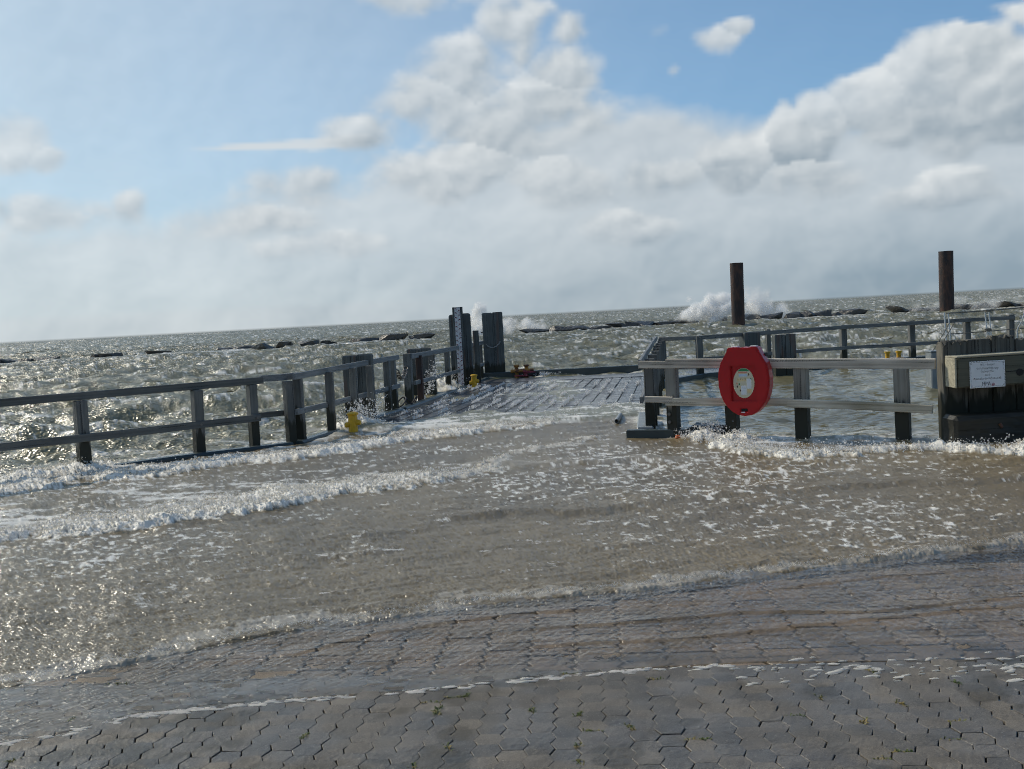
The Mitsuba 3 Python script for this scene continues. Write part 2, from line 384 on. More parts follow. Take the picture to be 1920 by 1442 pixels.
# ------------------------------------------------------------------ the lie of the land (plan, metres; flood level z = 0)
QUAY = np.array([(-16, 5.2), (-5.87, 14.25), (-3.25, 16.6), (-2.88, 17.5), (2.1, 17.3), (2.05, 15.6), (2.3, 14.4), (5.15, 12.75), (14, 13.2), (14, -6), (-16, -6)])
DECK = np.array([(-3.25, 16.2), (-0.95, 31.0), (4.3, 31.0), (3.75, 26.2), (2.1, 15.6)])
WING = np.array([(3.4, 24.2), (4.6, 25.6), (7.0, 27.0), (9.6, 27.8), (9.6, 31.0), (4.0, 31.0)])
POCKET = np.array([(2.2, 15.4), (3.6, 25.0), (4.7, 25.6), (7, 27), (10, 28), (16, 28), (16, 13.2), (5.2, 12.8)])


def sdist(P, x, y):
    """Signed distance to a polygon, positive inside."""
    d = np.full(x.shape, 1e9)
    inside = np.zeros(x.shape, bool)
    for a, b in zip(P, np.roll(P, -1, 0)):
        e = b - a
        wx, wy = x - a[0], y - a[1]
        t = np.clip((wx * e[0] + wy * e[1]) / (e @ e), 0, 1)
        d = np.minimum(d, (wx - t * e[0]) ** 2 + (wy - t * e[1]) ** 2)
        c = (a[1] > y) != (b[1] > y)
        inside ^= c & (x < (b[0] - a[0]) * (y - a[1]) / (b[1] - a[1] + 1e-12) + a[0])
    return np.where(inside, 1, -1) * np.sqrt(d)


def sst(a, b, x):
    t = np.clip((x - a) / (b - a), 0, 1)
    return t * t * (3 - 2 * t)


def waves(x, y, n, l0, l1, steep, az, spread, seed, sharp=0.0):
    r = np.random.RandomState(seed)
    h = np.zeros_like(x)
    for i in range(n):
        lam = l0 * (l1 / l0) ** ((i + r.rand()) / n)
        a = math.radians(az + spread * r.randn())
        k = 2 * math.pi / lam
        ph = (x * math.sin(a) + y * math.cos(a)) * k + r.rand() * 6.283
        amp = steep * lam
        h += amp * ((np.exp(np.cos(ph) * sharp) - 1.27) / 1.2 if sharp else np.cos(ph))
    return h


def vnoise(x, y, f, octaves, seed, fy=None):
    return meshkit.fbm(np.stack([x * f, y * (fy or f), np.zeros_like(x) + seed * 3.7], -1), octaves, seed)


def gnoise(x, y, f, octaves, gain, seed, fy=None):
    """Fractal noise with a slow fall-off, scaled to zero mean and unit deviation."""
    out, a = 0, 1.0
    for k in range(octaves):
        out = out + a * (meshkit.noise(np.stack([x * f * 2 ** k, y * (fy or f) * 2 ** k, np.full(x.shape, seed * 3.7 + k * 9.1)], -1), seed + k) - 0.5)
        a *= gain
    return (out - out.mean()) / out.std()


def cells(x, y, seed):
    """Distance to the nearest cell border (2nd minus 1st nearest)."""
    d1, d2 = np.full(x.shape, 9.0), np.full(x.shape, 9.0)
    fx, fy = np.floor(x), np.floor(y)
    for a in (-1, 0, 1):
        for b in (-1, 0, 1):
            cx, cy = fx + a, fy + b
            h = np.sin(cx * 127.1 + cy * 311.7 + seed) * 43758.5453
            g = np.sin(cx * 269.5 + cy * 183.3 + seed * 2) * 43758.5453
            d = np.hypot(cx + h - np.floor(h) - x, cy + g - np.floor(g) - y)
            d2 = np.where(d < d1, d1, np.minimum(d2, d))
            d1 = np.minimum(d1, d)
    return d2 - d1


def line_dist(P, x, y):
    """Distance behind a front line (positive to its left hand side going along P) and the share of its length."""
    P = np.asarray(P, float)
    L = np.concatenate([[0], np.cumsum(np.linalg.norm(np.diff(P, axis=0), axis=1))])
    best, sd, tt = np.full(x.shape, 1e9), np.zeros(x.shape), np.zeros(x.shape)
    for i in range(len(P) - 1):
        a, e = P[i], P[i + 1] - P[i]
        wx, wy = x - a[0], y - a[1]
        t = np.clip((wx * e[0] + wy * e[1]) / (e @ e), 0, 1)
        dx, dy = wx - t * e[0], wy - t * e[1]
        d = np.hypot(dx, dy)
        m = d < best
        best = np.where(m, d, best)
        sd = np.where(m, np.sign(e[0] * dy - e[1] * dx) * d, sd)
        tt = np.where(m, (L[i] + t * (L[i + 1] - L[i])) / L[-1], tt)
    return sd, tt


SHORE = np.array([(-16, -1), (-4.5, 3.0), (-2.79, 5.30), (-2.18, 5.66), (-1.53, 6.06), (-0.82, 6.28), (-0.07, 6.50), (0.75, 6.62), (1.47, 6.79), (2.44, 7.04), (3.54, 7.32), (6, 8.0), (14, 9.8)])
# whitewater fronts running over the quay: (front line, height, breadth, foam, breadth of foam, chunkiness)
BORES = [
    (SHORE, 0.020, 0.22, 0.24, 0.045, 0.40),
    ([(-9, 6.6), (-5.4, 8.7), (-4.56, 9.15), (-4.09, 9.5), (-3.63, 9.95), (-2.98, 10.2), (-2.21, 10.5), (-1.53, 11.05), (-0.65, 11.5), (-0.3, 11.9)], 0.055, 0.9, 1.0, 1.05, 1.0),
    ([(-0.75, 11.5), (-0.42, 12.0), (0.23, 13.5), (0.83, 14.2), (1.2, 15.2)], 0.03, 0.25, 0.6, 0.22, 0.6),
    ([(-9.5, 9.5), (-6.23, 12.5), (-5.5, 13.1), (-3.98, 13.75), (-2.41, 14.45), (-1.64, 15.5), (-0.54, 16.2), (0.31, 16.9), (1.23, 17.7)], 0.062, 0.9, 1.0, 1.0, 1.0),
    ([(2.2, 14.35), (2.3, 13.45), (2.75, 12.4), (3.22, 11.9), (3.81, 11.75), (4.63, 11.6), (5.53, 11.4), (8, 11.3)], 0.075, 0.42, 1.0, 0.48, 1.0),
    ([(-1.2, 9.3), (0.4, 9.2), (1.6, 9.6), (2.9, 9.7), (5.4, 9.9)], 0.028, 0.5, 0.0, 0.3, 0.2),
    ([(-0.8, 12.6), (0.4, 12.2), (1.4, 12.3), (2.4, 12.1)], 0.03, 0.5, 0.12, 0.4, 0.2),
]
# places where the sea bursts up against the jetty and the quay: x, y, radius, height
BURSTS = [(-2.95, 18.1, 0.30, 0.14), (-2.7, 18.6, 0.30, 0.12), (-2.55, 18.9, 0.2, 0.08), (-1.75, 27.6, 0.35, 0.16), (-1.5, 26.4, 0.35, 0.10), (-2.1, 24.6, 0.3, 0.12), (2.55, 14.1, 0.22, 0.12), (2.9, 13.6, 0.18, 0.08), (-5.9, 14.1, 0.4, 0.12), (-6.4, 13.7, 0.4, 0.12), (-6.0, 14.6, 0.5, 0.14)]


def water(x, y, r):
    """Height, foam share and colour of the water at plan points."""
    sq, sd, sw, sp = sdist(QUAY, x, y), sdist(DECK, x, y), sdist(WING, x, y), sdist(POCKET, x, y)
    on_quay, on_deck, on_wing, in_pocket = sst(-0.15, 0.35, sq), sst(-0.05, 0.25, sd), sst(-0.02, 0.2, sw), sst(-0.3, 0.8, sp)
    # open sea
    long = waves(x, y, 14, 3.2, 14, 0.0062, 172, 22, 1, 1.0)
    short = waves(x, y, 44, 0.10, 2.6, 0.0155, 168, 44, 2)
    gust = 0.6 + 1.0 * vnoise(x, y, 0.16, 3, 5)
    sea = long * (0.55 + 0.45 * sst(10, 60, r)) + short * gust * 0.8
    rockline = np.interp(x, [-60, -46, -33, -22, -14, -8, 2, 8, 17, 23, 31, 38, 48, 60], [97, 97, 101, 95, 105, 107, 104, 107, 113, 112, 108, 110, 101, 100])
    lee = 1 - 0.65 * np.exp(-(((y - rockline + 4) / 6.0) ** 2))
    sea *= lee
    pocket = waves(x, y, 16, 0.5, 3.0, 0.0080, 185, 35, 4) + waves(x, y, 12, 0.18, 0.5, 0.0095, 190, 40, 6)
    h = sea * (1 - in_pocket) + pocket * in_pocket
    # sea foam: broken crests, flecks and wind streaks
    G = gnoise(x * 0.95 + y * 0.20, y * 0.95, 0.45, 6, 0.92, 12, 1.6)
    big = vnoise(x, y, 0.10, 3, 14, 0.055) - 0.5
    crest = np.clip(short * gust / 0.10, -2, 2.5) + 0.6 * np.clip(long / 0.12, -2, 2)
    score = G + 0.34 * crest + 1.8 * big
    o = (sq < 0) & (sp < 0)
    q1, q2, q3 = np.quantile(score[o], (0.86, 0.95, 0.988))
    foam = 0.50 * sst(q1, q2, score) + 0.42 * sst(q2, q3, score)
    foam *= np.where(in_pocket > 0.5, 0.06, 1.0)
    leeF = np.exp(-(((y - rockline + 2.2) / 1.8) ** 2)) * sst(-0.6, 0.9, G) * sst(-60, -30, x)
    foam = np.maximum(foam, leeF * 0.85)
    near_edge = np.exp(-((np.maximum(-sq, 0) / 1.1) ** 2)) * (1 - in_pocket) * (y < 19)
    foam = np.maximum(foam, near_edge * sst(-0.3, 1.0, G) * 0.9)
    # water running over the quay
    f = on_quay > 0.01
    flood = np.zeros_like(x)
    ff = np.zeros_like(x)
    X, Y = x[f], y[f]
    rip = waves(X, Y, 20, 0.10, 0.9, 0.0048, 175, 45, 7) + waves(X, Y, 26, 0.035, 0.12, 0.0080, 175, 80, 8) + waves(X, Y, 34, 0.012, 0.036, 0.0165, 175, 100, 9)
    lively = 0.55 + 0.9 * vnoise(X, Y, 0.7, 3, 17)
    H = 0.004 + rip * lively
    wx, wy = X + 0.25 * vnoise(X, Y, 2.2, 3, 18), Y + 0.25 * vnoise(X, Y, 2.2, 3, 19)
    lace = np.minimum(cells(wx * 2.4, wy * 3.4, 3.0), cells(wx * 6 + 5, wy * 8, 4.0) * 1.5)
    fine = vnoise(X, Y, 17, 3, 20, 13)
    patch = vnoise(X, Y, 0.55, 3, 22)
    amount = 0.425 + 1.1 * (patch - 0.5) + 0.03 * sst(8, 12, Y) - 0.30 * sst(8.6, 6.2, Y)
    F = sst(0.12, 0.02, lace - 0.14 * (fine - 0.5)) * sst(0.50, 0.60, fine * 0.40 + amount * 0.60) * 0.9
    F = np.maximum(F, 0.85 * sst(0.665, 0.72, fine * 0.5 + amount * 0.5))
    gnoise_st = gnoise(X * 0.9 + 0.2 * Y, Y, 2.2, 6, 0.75, 27, 5.0)
    chunk = gnoise(X, Y, 4.5, 5, 0.72, 23)
    spray = gnoise(X, Y, 16, 4, 0.85, 24)
    jag = 0.16 * gnoise(X, Y, 1.1, 5, 0.6, 25)
    lump = 0.25 + 1.5 * vnoise(X, Y, 0.9, 3, 26)
    bm = np.zeros_like(X)
    for P, A, W, fo, fw, ck in BORES:
        d, t = line_dist(P, X, Y)
        d = d + jag * (0.35 + 0.65 * ck)
        taper = sst(0, 0.06, t) * sst(1, 0.90, t) if P is not SHORE else 1.0
        prof = sst(-0.05, 0.22, d) * np.exp(-(np.maximum(d - 0.10, 0) / W) ** 2) * taper * lump
        H += A * prof * (1 + ck * 0.22 * np.clip(chunk, -2, 2)) + 0.004 * ck * prof * spray
        bm = np.maximum(bm, (prof if A > 0.05 else 0.5 * prof if A > 0.025 and fo > 0.3 else 0 * prof))
        band = sst(-0.05, 0.05, d) * np.exp(-(np.maximum(d - 0.12, 0) / fw) ** 2) * taper * np.minimum(lump, 1.2)
        F = np.maximum(F, fo * sst(-0.55, 0.75, 2.4 * (band - 0.62) + 0.38 * chunk + 0.42 * spray))
        trail = sst(0.0, 0.4, d) * np.exp(-(np.maximum(d - 0.3, 0) / (2.6 * fw)) ** 2) * taper * ck
        F = np.maximum(F, 0.8 * fo * sst(0.55, 1.2, 1.5 * (trail - 0.55) + 0.6 * gnoise_st))
    bore = np.zeros_like(x)
    flood[f], ff[f], bore[f] = H, F, bm
    h = h * (1 - on_quay) * (1 - 0.6 * np.exp(-(np.minimum(sq, 0) / 1.5) ** 2)) + flood * on_quay
    foam = foam * (1 - on_quay) + ff * on_quay
    # water washing over the jetty
    g = (on_deck > 0.01) | (on_wing > 0.01)
    X, Y = x[g], y[g]
    sheet = vnoise(X, Y, 0.9, 4, 30, 0.5)
    chop = waves(X, Y, 20, 0.15, 0.9, 0.005, 165, 50, 31)
    wash = -0.040 + 0.13 * (sheet - 0.42) + 0.09 * sst(20.5, 17.5, Y) + chop * 0.6
    w = np.maximum(on_deck[g] * (1 - on_quay[g]), on_wing[g])
    h[g] = h[g] * (1 - w) + wash * w
    tail = sst(21.5, 17.0, Y)
    tex = gnoise(X, Y, 1.4, 6, 0.75, 32, 3.2)
    foam[g] = foam[g] * (1 - w) + w * sst(0.35, 1.5, tex + 0.85 * tail) * 0.9
    hb = np.zeros_like(x)
    for bx, by, br, bh in BURSTS:
        q = np.hypot(x - bx, y - by) / br
        m = q < 2.2
        c = meshkit.fbm(np.stack([x[m] * 16, y[m] * 9, np.zeros(m.sum())], -1), 4, 50)
        e = np.exp(-q[m] ** 2)
        hb[m] = np.maximum(hb[m], bh * e * (0.25 + 1.5 * c))
        foam[m] = np.maximum(foam[m], sst(0.25, 0.6, e + 0.8 * (c - 0.45)))
        bore[m] = np.maximum(bore[m], e * (1 + 9 * bh))
    h = h + hb
    silt = vnoise(x, y, 0.8, 3, 40)[:, None]
    sea_c = np.array([0.158, 0.146, 0.086]) * (0.8 + 0.45 * silt)
    flood_c = np.array([0.156, 0.120, 0.066]) * (0.75 + 0.5 * silt)
    k = np.maximum(on_quay, 0)[:, None]
    sea_c = sea_c * (1 - 0.22 * in_pocket[:, None])     # less stirred, clearer water in the basin
    base = sea_c * (1 - k) + flood_c * k
    foam = np.clip(foam, 0, 1)[:, None]
    col = base * (1 - foam) + np.array([0.76, 0.735, 0.67]) * foam
    return h, col, sq, sd, sw, foam[:, 0], bore


def grid_faces(nr, na):
    i = np.arange(nr * na).reshape(nr, na)
    return np.stack([i[:-1, :-1], i[:-1, 1:], i[1:, 1:], i[1:, :-1]], -1).reshape(-1, 4)[:, ::-1]


def submesh(V, C, F):
    u, inv = np.unique(F, return_inverse=True)
    return V[u], C[u], inv.reshape(F.shape)


AZ = np.radians(np.concatenate([np.linspace(-62, -29, 26)[:-1], np.linspace(-29, 29, 940), np.linspace(29, 62, 26)[1:]]))
rows = [5.0]
while rows[-1] < 160:
    r_ = rows[-1]
    rows.append(r_ + min(max(r_ * r_ / (CAM_H * 1050) * 0.85, 0.0118), 0.45))
while rows[-1] < 9500:
    rows.append(rows[-1] * 1.032)
rr, aa = np.meshgrid(np.array(rows), AZ, indexing='ij')
rr, aa = rr.ravel(), aa.ravel()
wx_, wy_ = rr * np.sin(aa), rr * np.cos(aa)
wh, wc, wsq, wsd, wsw, wfoam, wbore = water(wx_, wy_, rr)
sd_shore, _ = line_dist(SHORE, wx_, wy_)
wh = wh - 0.03 * sst(0.04, -0.03, sd_shore) * (wsq > 0)
WV = np.stack([wx_, wy_, wh], -1)
WF = grid_faces(len(rows), len(AZ))
keep = ~((sd_shore[WF] < -0.03).all(1))
flood_face = ((wsq > 0) | (wsd > 0) | (wsw > 0))[WF].sum(1) >= 2
wpocket = sdist(POCKET, wx_, wy_)
basin = (wpocket > 0)[WF].sum(1) >= 2
froth = (wbore * (wfoam > 0.42))[WF].mean(1) > 0.12
for nm, sel, mat in (('flood_water', keep & flood_face & ~froth, 'flood'), ('sea', keep & ~flood_face & ~froth & ~basin, 'sea_water'), ('basin_water', keep & ~flood_face & ~froth & basin, 'basin')):
    v, c, f = submesh(WV, wc, WF[sel])
    put(nm, (v, f), mat, smooth=True, color=c, kind='structure')
v, c, f = submesh(WV, wc, WF[keep & froth])
put('froth', (v, f), 'froth', 'flood_water', smooth=True, color=c, kind='stuff')

# ------------------------------------------------------------------ pavement: hexagonal stones, then rectangular blocks under the film of water
TH = math.radians(-4.0)
EX, EY = np.array([math.cos(TH), math.sin(TH)]), np.array([-math.sin(TH), math.cos(TH)])
B0 = np.array([0.0, 5.20])          # a point of the line between hexagons and blocks


def ground(x, y):
    """Height of the paving: falls gently towards the sea."""
    v = (np.asarray(x) - B0[0]) * EY[0] + (np.asarray(y) - B0[1]) * EY[1]
    return np.where(v < 0, -v * 0.055, -v * 0.022) + 0.004


def stone_mesh(poly, x, y, z, h, tilt, ch):
    """A paving stone: outline poly (n x 2) about its middle, chamfered top."""
    n = len(poly)
    inner = poly * (1 - ch / np.abs(poly).max())
    V = np.concatenate([np.c_[poly, np.full(n, -h)], np.c_[poly, np.full(n, -ch * 0.7)], np.c_[inner, np.zeros(n)], [[0, 0, 0.0008]]])
    V[n:, 2] += V[n:, 0] * tilt[0] + V[n:, 1] * tilt[1]
    F = []
    for i in range(n):
        j = (i + 1) % n
        F += [(i, j, n + j), (i, n + j, n + i), (n + i, n + j, 2 * n + j), (n + i, 2 * n + j, 2 * n + i), (2 * n + i, 2 * n + j, 3 * n)]
    V[:, :2] = V[:, :1] * EX + V[:, 1:2] * EY
    return trimesh.Trimesh(V + [x, y, z], F, process=False)


gx, gy = np.meshgrid(np.linspace(-30, 30, 61), np.concatenate([np.linspace(-25, 3, 29), np.linspace(3.2, 17, 60)]), indexing='ij')
gz = ground(gx, gy) - 0.030
gz = np.maximum(gz, -0.45)
gq = grid_faces(*gx.shape)[:, ::-1]
gin = sdist(QUAY, gx.ravel(), gy.ravel()) > -12
put('pavement', (np.stack([gx.ravel(), gy.ravel(), gz.ravel()], -1), gq), 'bed', kind='structure')

dk_y = np.array([-7.0, -8.0, -18.0, -22.0, -40.0, -400.0])
dk_z = np.array([-0.2, 0.15, 5.2, 5.4, 0.4, 0.3])
dx_, dy_ = np.meshgrid(np.linspace(-400, 400, 41), dk_y, indexing='ij')
put('added_dike', (np.stack([dx_.ravel(), dy_.ravel(), np.tile(dk_z, 41)], -1), grid_faces(41, 6)), 'added_bank_grass', kind='structure')  # unseen bank added behind the camera to block low skylight on shaded faces

HEXW, HEXH = 0.107, 0.128           # column and row spacing
hexes = []
for c in range(-60, 61):
    for r_ in range(-60, 0):
        u, v = c * HEXW, (r_ + (0.5 if c % 2 else 0.0)) * HEXH - 0.005
        if v + HEXH / 2 > 0.02:
            continue
        p = B0 + EX * u + EY * v
        hexes.append((p[0], p[1], u, v))
stones = []
for c in range(-60, 61, 2):          # half hexagons close the straight edge
    a, b, hh = HEXW * 0.61 - 0.0026, HEXW * 0.39 - 0.0006, HEXH / 2 - 0.0048
    p = B0 + EX * c * HEXW + EY * -0.005
    az = math.degrees(math.atan2(p[0], p[1]))
    stones.append((0 if abs(az) < 28 else 1, p[1], 'hex', np.array([(a, -0.004), (-a, -0.004), (-b, -hh), (b, -hh)]), p[0], p[1]))
for x, y, u, v in hexes:
    if y < 1.5:
        continue
    a, b = HEXW * 0.61 - 0.0026, HEXW * 0.39 - 0.0006
    hh = HEXH / 2 - 0.0048
    poly = np.array([(a, 0), (b, hh), (-b, hh), (-a, 0), (-b, -hh), (b, -hh)]) + NR.randn(6, 2) * 0.0018
    az = math.degrees(math.atan2(x, y))
    vis = 0 if (abs(az) < 28 and y > 3.75) else 1
    stones.append((vis, y, 'hex', poly, x, y))
stones.sort(key=lambda s: (s[0], s[1]))
loose = {'hex_a': [], 'hex_b': [], 'hex_c': []}
for i, (vis, _, _, poly, x, y) in enumerate(stones):
    m = stone_mesh(poly, x, y, float(ground(x, y)) + NR.randn() * 0.0016, 0.06, NR.randn(2) * 0.010, 0.0022)
    mat = R.choice(('hex_a', 'hex_a', 'hex_b', 'hex_b', 'hex_c'))
    if vis == 0 and i < 290:
        put('hexagonal_stone', m, mat, 'pavement')
    else:
        loose[mat].append(m)
for mat, ms in loose.items():
    if ms:
        put('outer_hexagonal_stones', cat(ms), mat, 'pavement', kind='stuff')
BW, BD = 0.242, 0.126
blocks = []
for c in range(-60, 61):
    for r_ in range(0, 16):
        u, v = (c + 0.5) * BW, (r_ + 0.5) * BD
        p = B0 + EX * u + EY * v
        s0, _ = line_dist(SHORE, np.array([p[0]]), np.array([p[1]]))
        if s0[0] > 0.35:
            continue
        w, d = BW / 2 - 0.0105, BD / 2 - 0.0075
        k = 0.022                       # toothed short sides
        poly = np.array([(w, -d), (w - k, -d * 0.3), (w + k * 0.6, d * 0.3), (w, d), (-w, d), (-w + k * 0.6, d * 0.3), (-w - k, -d * 0.3), (-w, -d)]) + NR.randn(8, 2) * 0.0015
        blocks.append((0 if abs(math.degrees(math.atan2(p[0], p[1]))) < 28 else 1, -p[0], poly, p[0], p[1]))
blocks.sort(key=lambda s: (s[0], s[1]))
loose = {'block_a': [], 'block_b': []}
for i, (vis, _, poly, x, y) in enumerate(blocks):
    m = stone_mesh(poly, x, y, float(ground(x, y)) + NR.randn() * 0.0018, 0.05, NR.randn(2) * 0.010, 0.005)
    mat = R.choice(('block_a', 'block_b'))
    if vis == 0 and i < 290:
        put('paving_block', m, mat, 'pavement')
    else:
        loose[mat].append(m)
for mat, ms in loose.items():
    if ms:
        put('outer_paving_blocks', cat(ms), mat, 'pavement', kind='stuff')

# water standing in the joints of the hexagons: a level below their tops that follows the fall of the paving
px, py = np.meshgrid(np.linspace(-6, 6, 80), np.linspace(2.6, 5.3, 40), indexing='ij')
pz = ground(px, py) - 0.0150 + 0.017 * (meshkit.fbm(np.stack([px * 1.7, py * 2.4, px * 0], -1), 3, 61) - 0.52)
put('joint_water', (np.stack([px.ravel(), py.ravel(), pz.ravel()], -1), grid_faces(80, 40)[:, ::-1]), 'puddle', 'pavement', smooth=True)

# the clear film of water that has run up over the blocks
EDGE = np.array([(-6, 3.2), (-2.5, 4.36), (-2.32, 4.47), (-2.06, 4.60), (-1.86, 4.80), (-1.25, 4.90), (-0.75, 4.95), (-0.44, 4.98), (0.03, 5.07), (0.67, 5.15), (1.12, 5.12), (1.58, 5.05), (2.0, 4.98), (2.8, 5.0), (5, 5.3), (9, 5.8)])
fu = np.concatenate([np.linspace(-6, -2.9, 40)[:-1], np.linspace(-2.9, 3.6, 800), np.linspace(3.6, 9, 40)[1:]])
fs = np.linspace(0, 1, 190)
ye = np.interp(fu, EDGE[:, 0], EDGE[:, 1]) + 0.10 * (vnoise(fu, fu * 0, 1.3, 4, 70) - 0.5)
yb = np.interp(fu, SHORE[:, 0], SHORE[:, 1]) + 0.22
FX = np.repeat(fu[:, None], len(fs), 1)
FY = ye[:, None] + (yb - ye)[:, None] * fs[None]
fx, fy = FX.ravel(), FY.ravel()
inner = np.repeat(fs[None], len(fu), 0).ravel()
# gentle fronts of the run-up
fh = 0.003 + (waves(fx, fy, 20, 0.08, 0.5, 0.0024, 175, 40, 71) + waves(fx, fy, 26, 0.016, 0.08, 0.0070, 175, 85, 72)) * sst(0.0, 0.25, inner)
for P, A in (([(-1.4, 5.55), (-0.88, 5.95), (-0.39, 6.13), (0.05, 6.22), (0.6, 6.25)], 0.010), ([(-0.2, 5.75), (0.05, 5.90), (0.82, 5.92), (1.29, 6.0), (1.98, 5.86), (2.87, 6.0), (4, 6.1)], 0.011), ([(-0.4, 5.5), (0.0, 5.58), (0.91, 5.57), (1.51, 5.66), (2.13, 5.75), (2.82, 5.85), (4, 6.0)], 0.009), ([(1.2, 6.35), (2.2, 6.6), (3.6, 6.7)], 0.005)):
    d, t = line_dist(P, fx, fy)
    d = d + 0.05 * (vnoise(fx, fy, 2.5, 3, 73) - 0.5)
    fh += A * sst(-0.01, 0.035, d) * np.exp(-(np.maximum(d, 0) / 0.13) ** 2) * sst(0, 0.15, t) * sst(1, 0.85, t)
top_ground = ground(fx, fy)
fz = np.maximum(top_ground * 0 + fh, top_ground + 0.0015 * sst(0, 0.1, inner) + fh * 0.6)
fz = np.where(inner < 0.015, top_ground - 0.006, fz)
fc = np.array([0.165, 0.122, 0.070]) * (0.8 + 0.4 * vnoise(fx, fy, 3, 3, 75))[:, None]
put('shallow_water', (np.stack([fx, fy, fz], -1), grid_faces(len(fu), len(fs))[:, ::-1]), 'film', smooth=True, color=fc, kind='structure')


# ------------------------------------------------------------------ foam left on the stones along the edge of the water
def blob(x, y, z, sx, sy, sz, ang, seed):
    m = trimesh.creation.icosphere(subdivisions=2)
    v = np.array(m.vertices)
    v *= 0.6 + 0.8 * meshkit.fbm(v * 2.2 + seed * 7.1, 3, seed)[:, None]
    v *= [sx, sy, sz]
    c, s = math.cos(ang), math.sin(ang)
    v = np.c_[v[:, 0] * c - v[:, 1] * s, v[:, 0] * s + v[:, 1] * c, v[:, 2]]
    return trimesh.Trimesh(v + [x, y, z], m.faces, process=False)


fm = []
runs = [(-2.6, -1.75, 60), (-1.8, -1.1, 70), (-1.15, -0.85, 20), (-0.75, -0.2, 20), (-0.1, 0.25, 26), (0.3, 1.0, 60), (1.0, 2.6, 110), (2.0, 3.2, 50)]
for x0, x1, n in runs:
    for i in range(n):
        x = R.uniform(x0, x1)
        y = float(np.interp(x, EDGE[:, 0], EDGE[:, 1])) + (R.gauss(-0.01, 0.018) if x < 1.0 else R.gauss(-0.10, 0.10))
        L = abs(R.gauss(0.020, 0.016)) + 0.008
        L *= 0.8 if x < 1.0 else 0.7
        fm.append(blob(x, y, float(ground(x, y)) + 0.001, L, L * R.uniform(0.22, 0.45), R.uniform(0.0022, 0.006), R.gauss(0.08, 0.2), i))
solo('sea_foam', cat(fm), 'foam', 'thin white foam scum lying along the edge of the water on the stones', 'foam', smooth=True, kind='stuff')

wd = []
for i in range(44):
    vis = [s for s in stones if s[0] == 0]
    s = vis[R.randrange(len(vis))]
    if s[4] < -0.6 and R.random() < 0.75:
        continue
    k = R.randrange(len(s[3]))
    p2 = s[3][k] * 1.03
    bx, by = s[4] + p2[0] * EX[0] + p2[1] * EY[0], s[5] + p2[0] * EX[1] + p2[1] * EY[1]
    q2 = s[3][(k + 1) % len(s[3])] * 1.03
    ex, ey = s[4] + q2[0] * EX[0] + q2[1] * EY[0], s[5] + q2[0] * EX[1] + q2[1] * EY[1]
    for j in range(R.randrange(18, 60)):
        t = R.random() * R.choice((0.4, 0.8, 1.0))
        x, y = bx + (ex - bx) * t + R.gauss(0, 0.006), by + (ey - by) * t + R.gauss(0, 0.006)
        z = float(ground(x, y)) - 0.006
        a, ln, w = R.uniform(0, 6.28), R.uniform(0.008, 0.024), R.uniform(0.002, 0.0045)
        dx, dy = math.cos(a), math.sin(a)
        up = R.uniform(0.3, 1.0) * ln
        V = [(x - dy * w, y + dx * w, z), (x + dy * w, y - dx * w, z), (x + dx * ln * 0.5 - dy * w, y + dy * ln * 0.5 + dx * w, z + up * 0.8), (x + dx * ln * 0.5 + dy * w, y + dy * ln * 0.5 - dx * w, z + up * 0.8), (x + dx * ln, y + dy * ln, z + up * 0.7)]
        wd.append(trimesh.Trimesh(V, [(0, 1, 3), (0, 3, 2), (2, 3, 4)], process=False))
solo('moss', cat(wd), 'weed', 'small green and brown moss tufts growing in the joints of the stones', 'moss', kind='stuff')

# ------------------------------------------------------------------ jetty
JU, JN = np.array([0.1553, 0.9879]), np.array([0.9879, -0.1553])
jet = thing('jetty', 'wide low timber jetty deck awash with seawater, slotted boards running out to sea', 'jetty')


def jp(s, t, z=0.0):
    """A point of the jetty: s along it from the quay, t across it."""
    p = np.array([-3.02, 16.6]) + JU * s + JN * t
    return np.array([p[0], p[1], z])


NP = 20
PW = 5.15 / NP
for i in range(NP):
    t0 = i * PW + 0.016
    t1 = (i + 1) * PW - 0.016
    s0, s1 = (0.2 if i < 17 else 0.0), 12.4
    zz = NR.randn() * 0.004 - 0.012
    n = 90
    V, F = [], []
    ss = np.linspace(s0, s1, n + 1)
    g = 0.012
    prof = [(ss[0], -0.2)]
    for k in range(n):
        b = NR.randn() * 0.002
        prof += [(ss[k] + g / 2, -0.018), (ss[k] + g / 2 + 0.004, b), (ss[k + 1] - g / 2 - 0.004, b), (ss[k + 1] - g / 2, -0.018)]
    prof += [(ss[-1], -0.2)]
    for s, z in prof:
        V += [jp(s, t0, z + zz), jp(s, t1, z + zz), jp(s, t0, -0.2), jp(s, t1, -0.2)]
    for k in range(len(prof) - 1):
        a = k * 4
        F += [(a, a + 1, a + 5), (a, a + 5, a + 4), (a + 2, a, a + 4), (a + 2, a + 4, a + 6), (a + 1, a + 3, a + 7), (a + 1, a + 7, a + 5)]
    put('deck_board', trimesh.Trimesh(V, F, process=False), R.choice(('deck_a', 'deck_b')), jet)
for k in range(3):
    s = 12.45 + k * 0.52
    put('cross_board', beam(jp(s + 0.25, 0.02, -0.1), jp(s + 0.25, 5.2, -0.1), 0.49, 0.2, 0.01), 'deck_a', jet)
put('edge_beam', beam((-0.9, 31.1, 0.03), (6.4, 30.9, 0.03), 0.25, 0.26, 0.02), 'beam_steel', jet, label='dark edge beam along the seaward end of the deck')
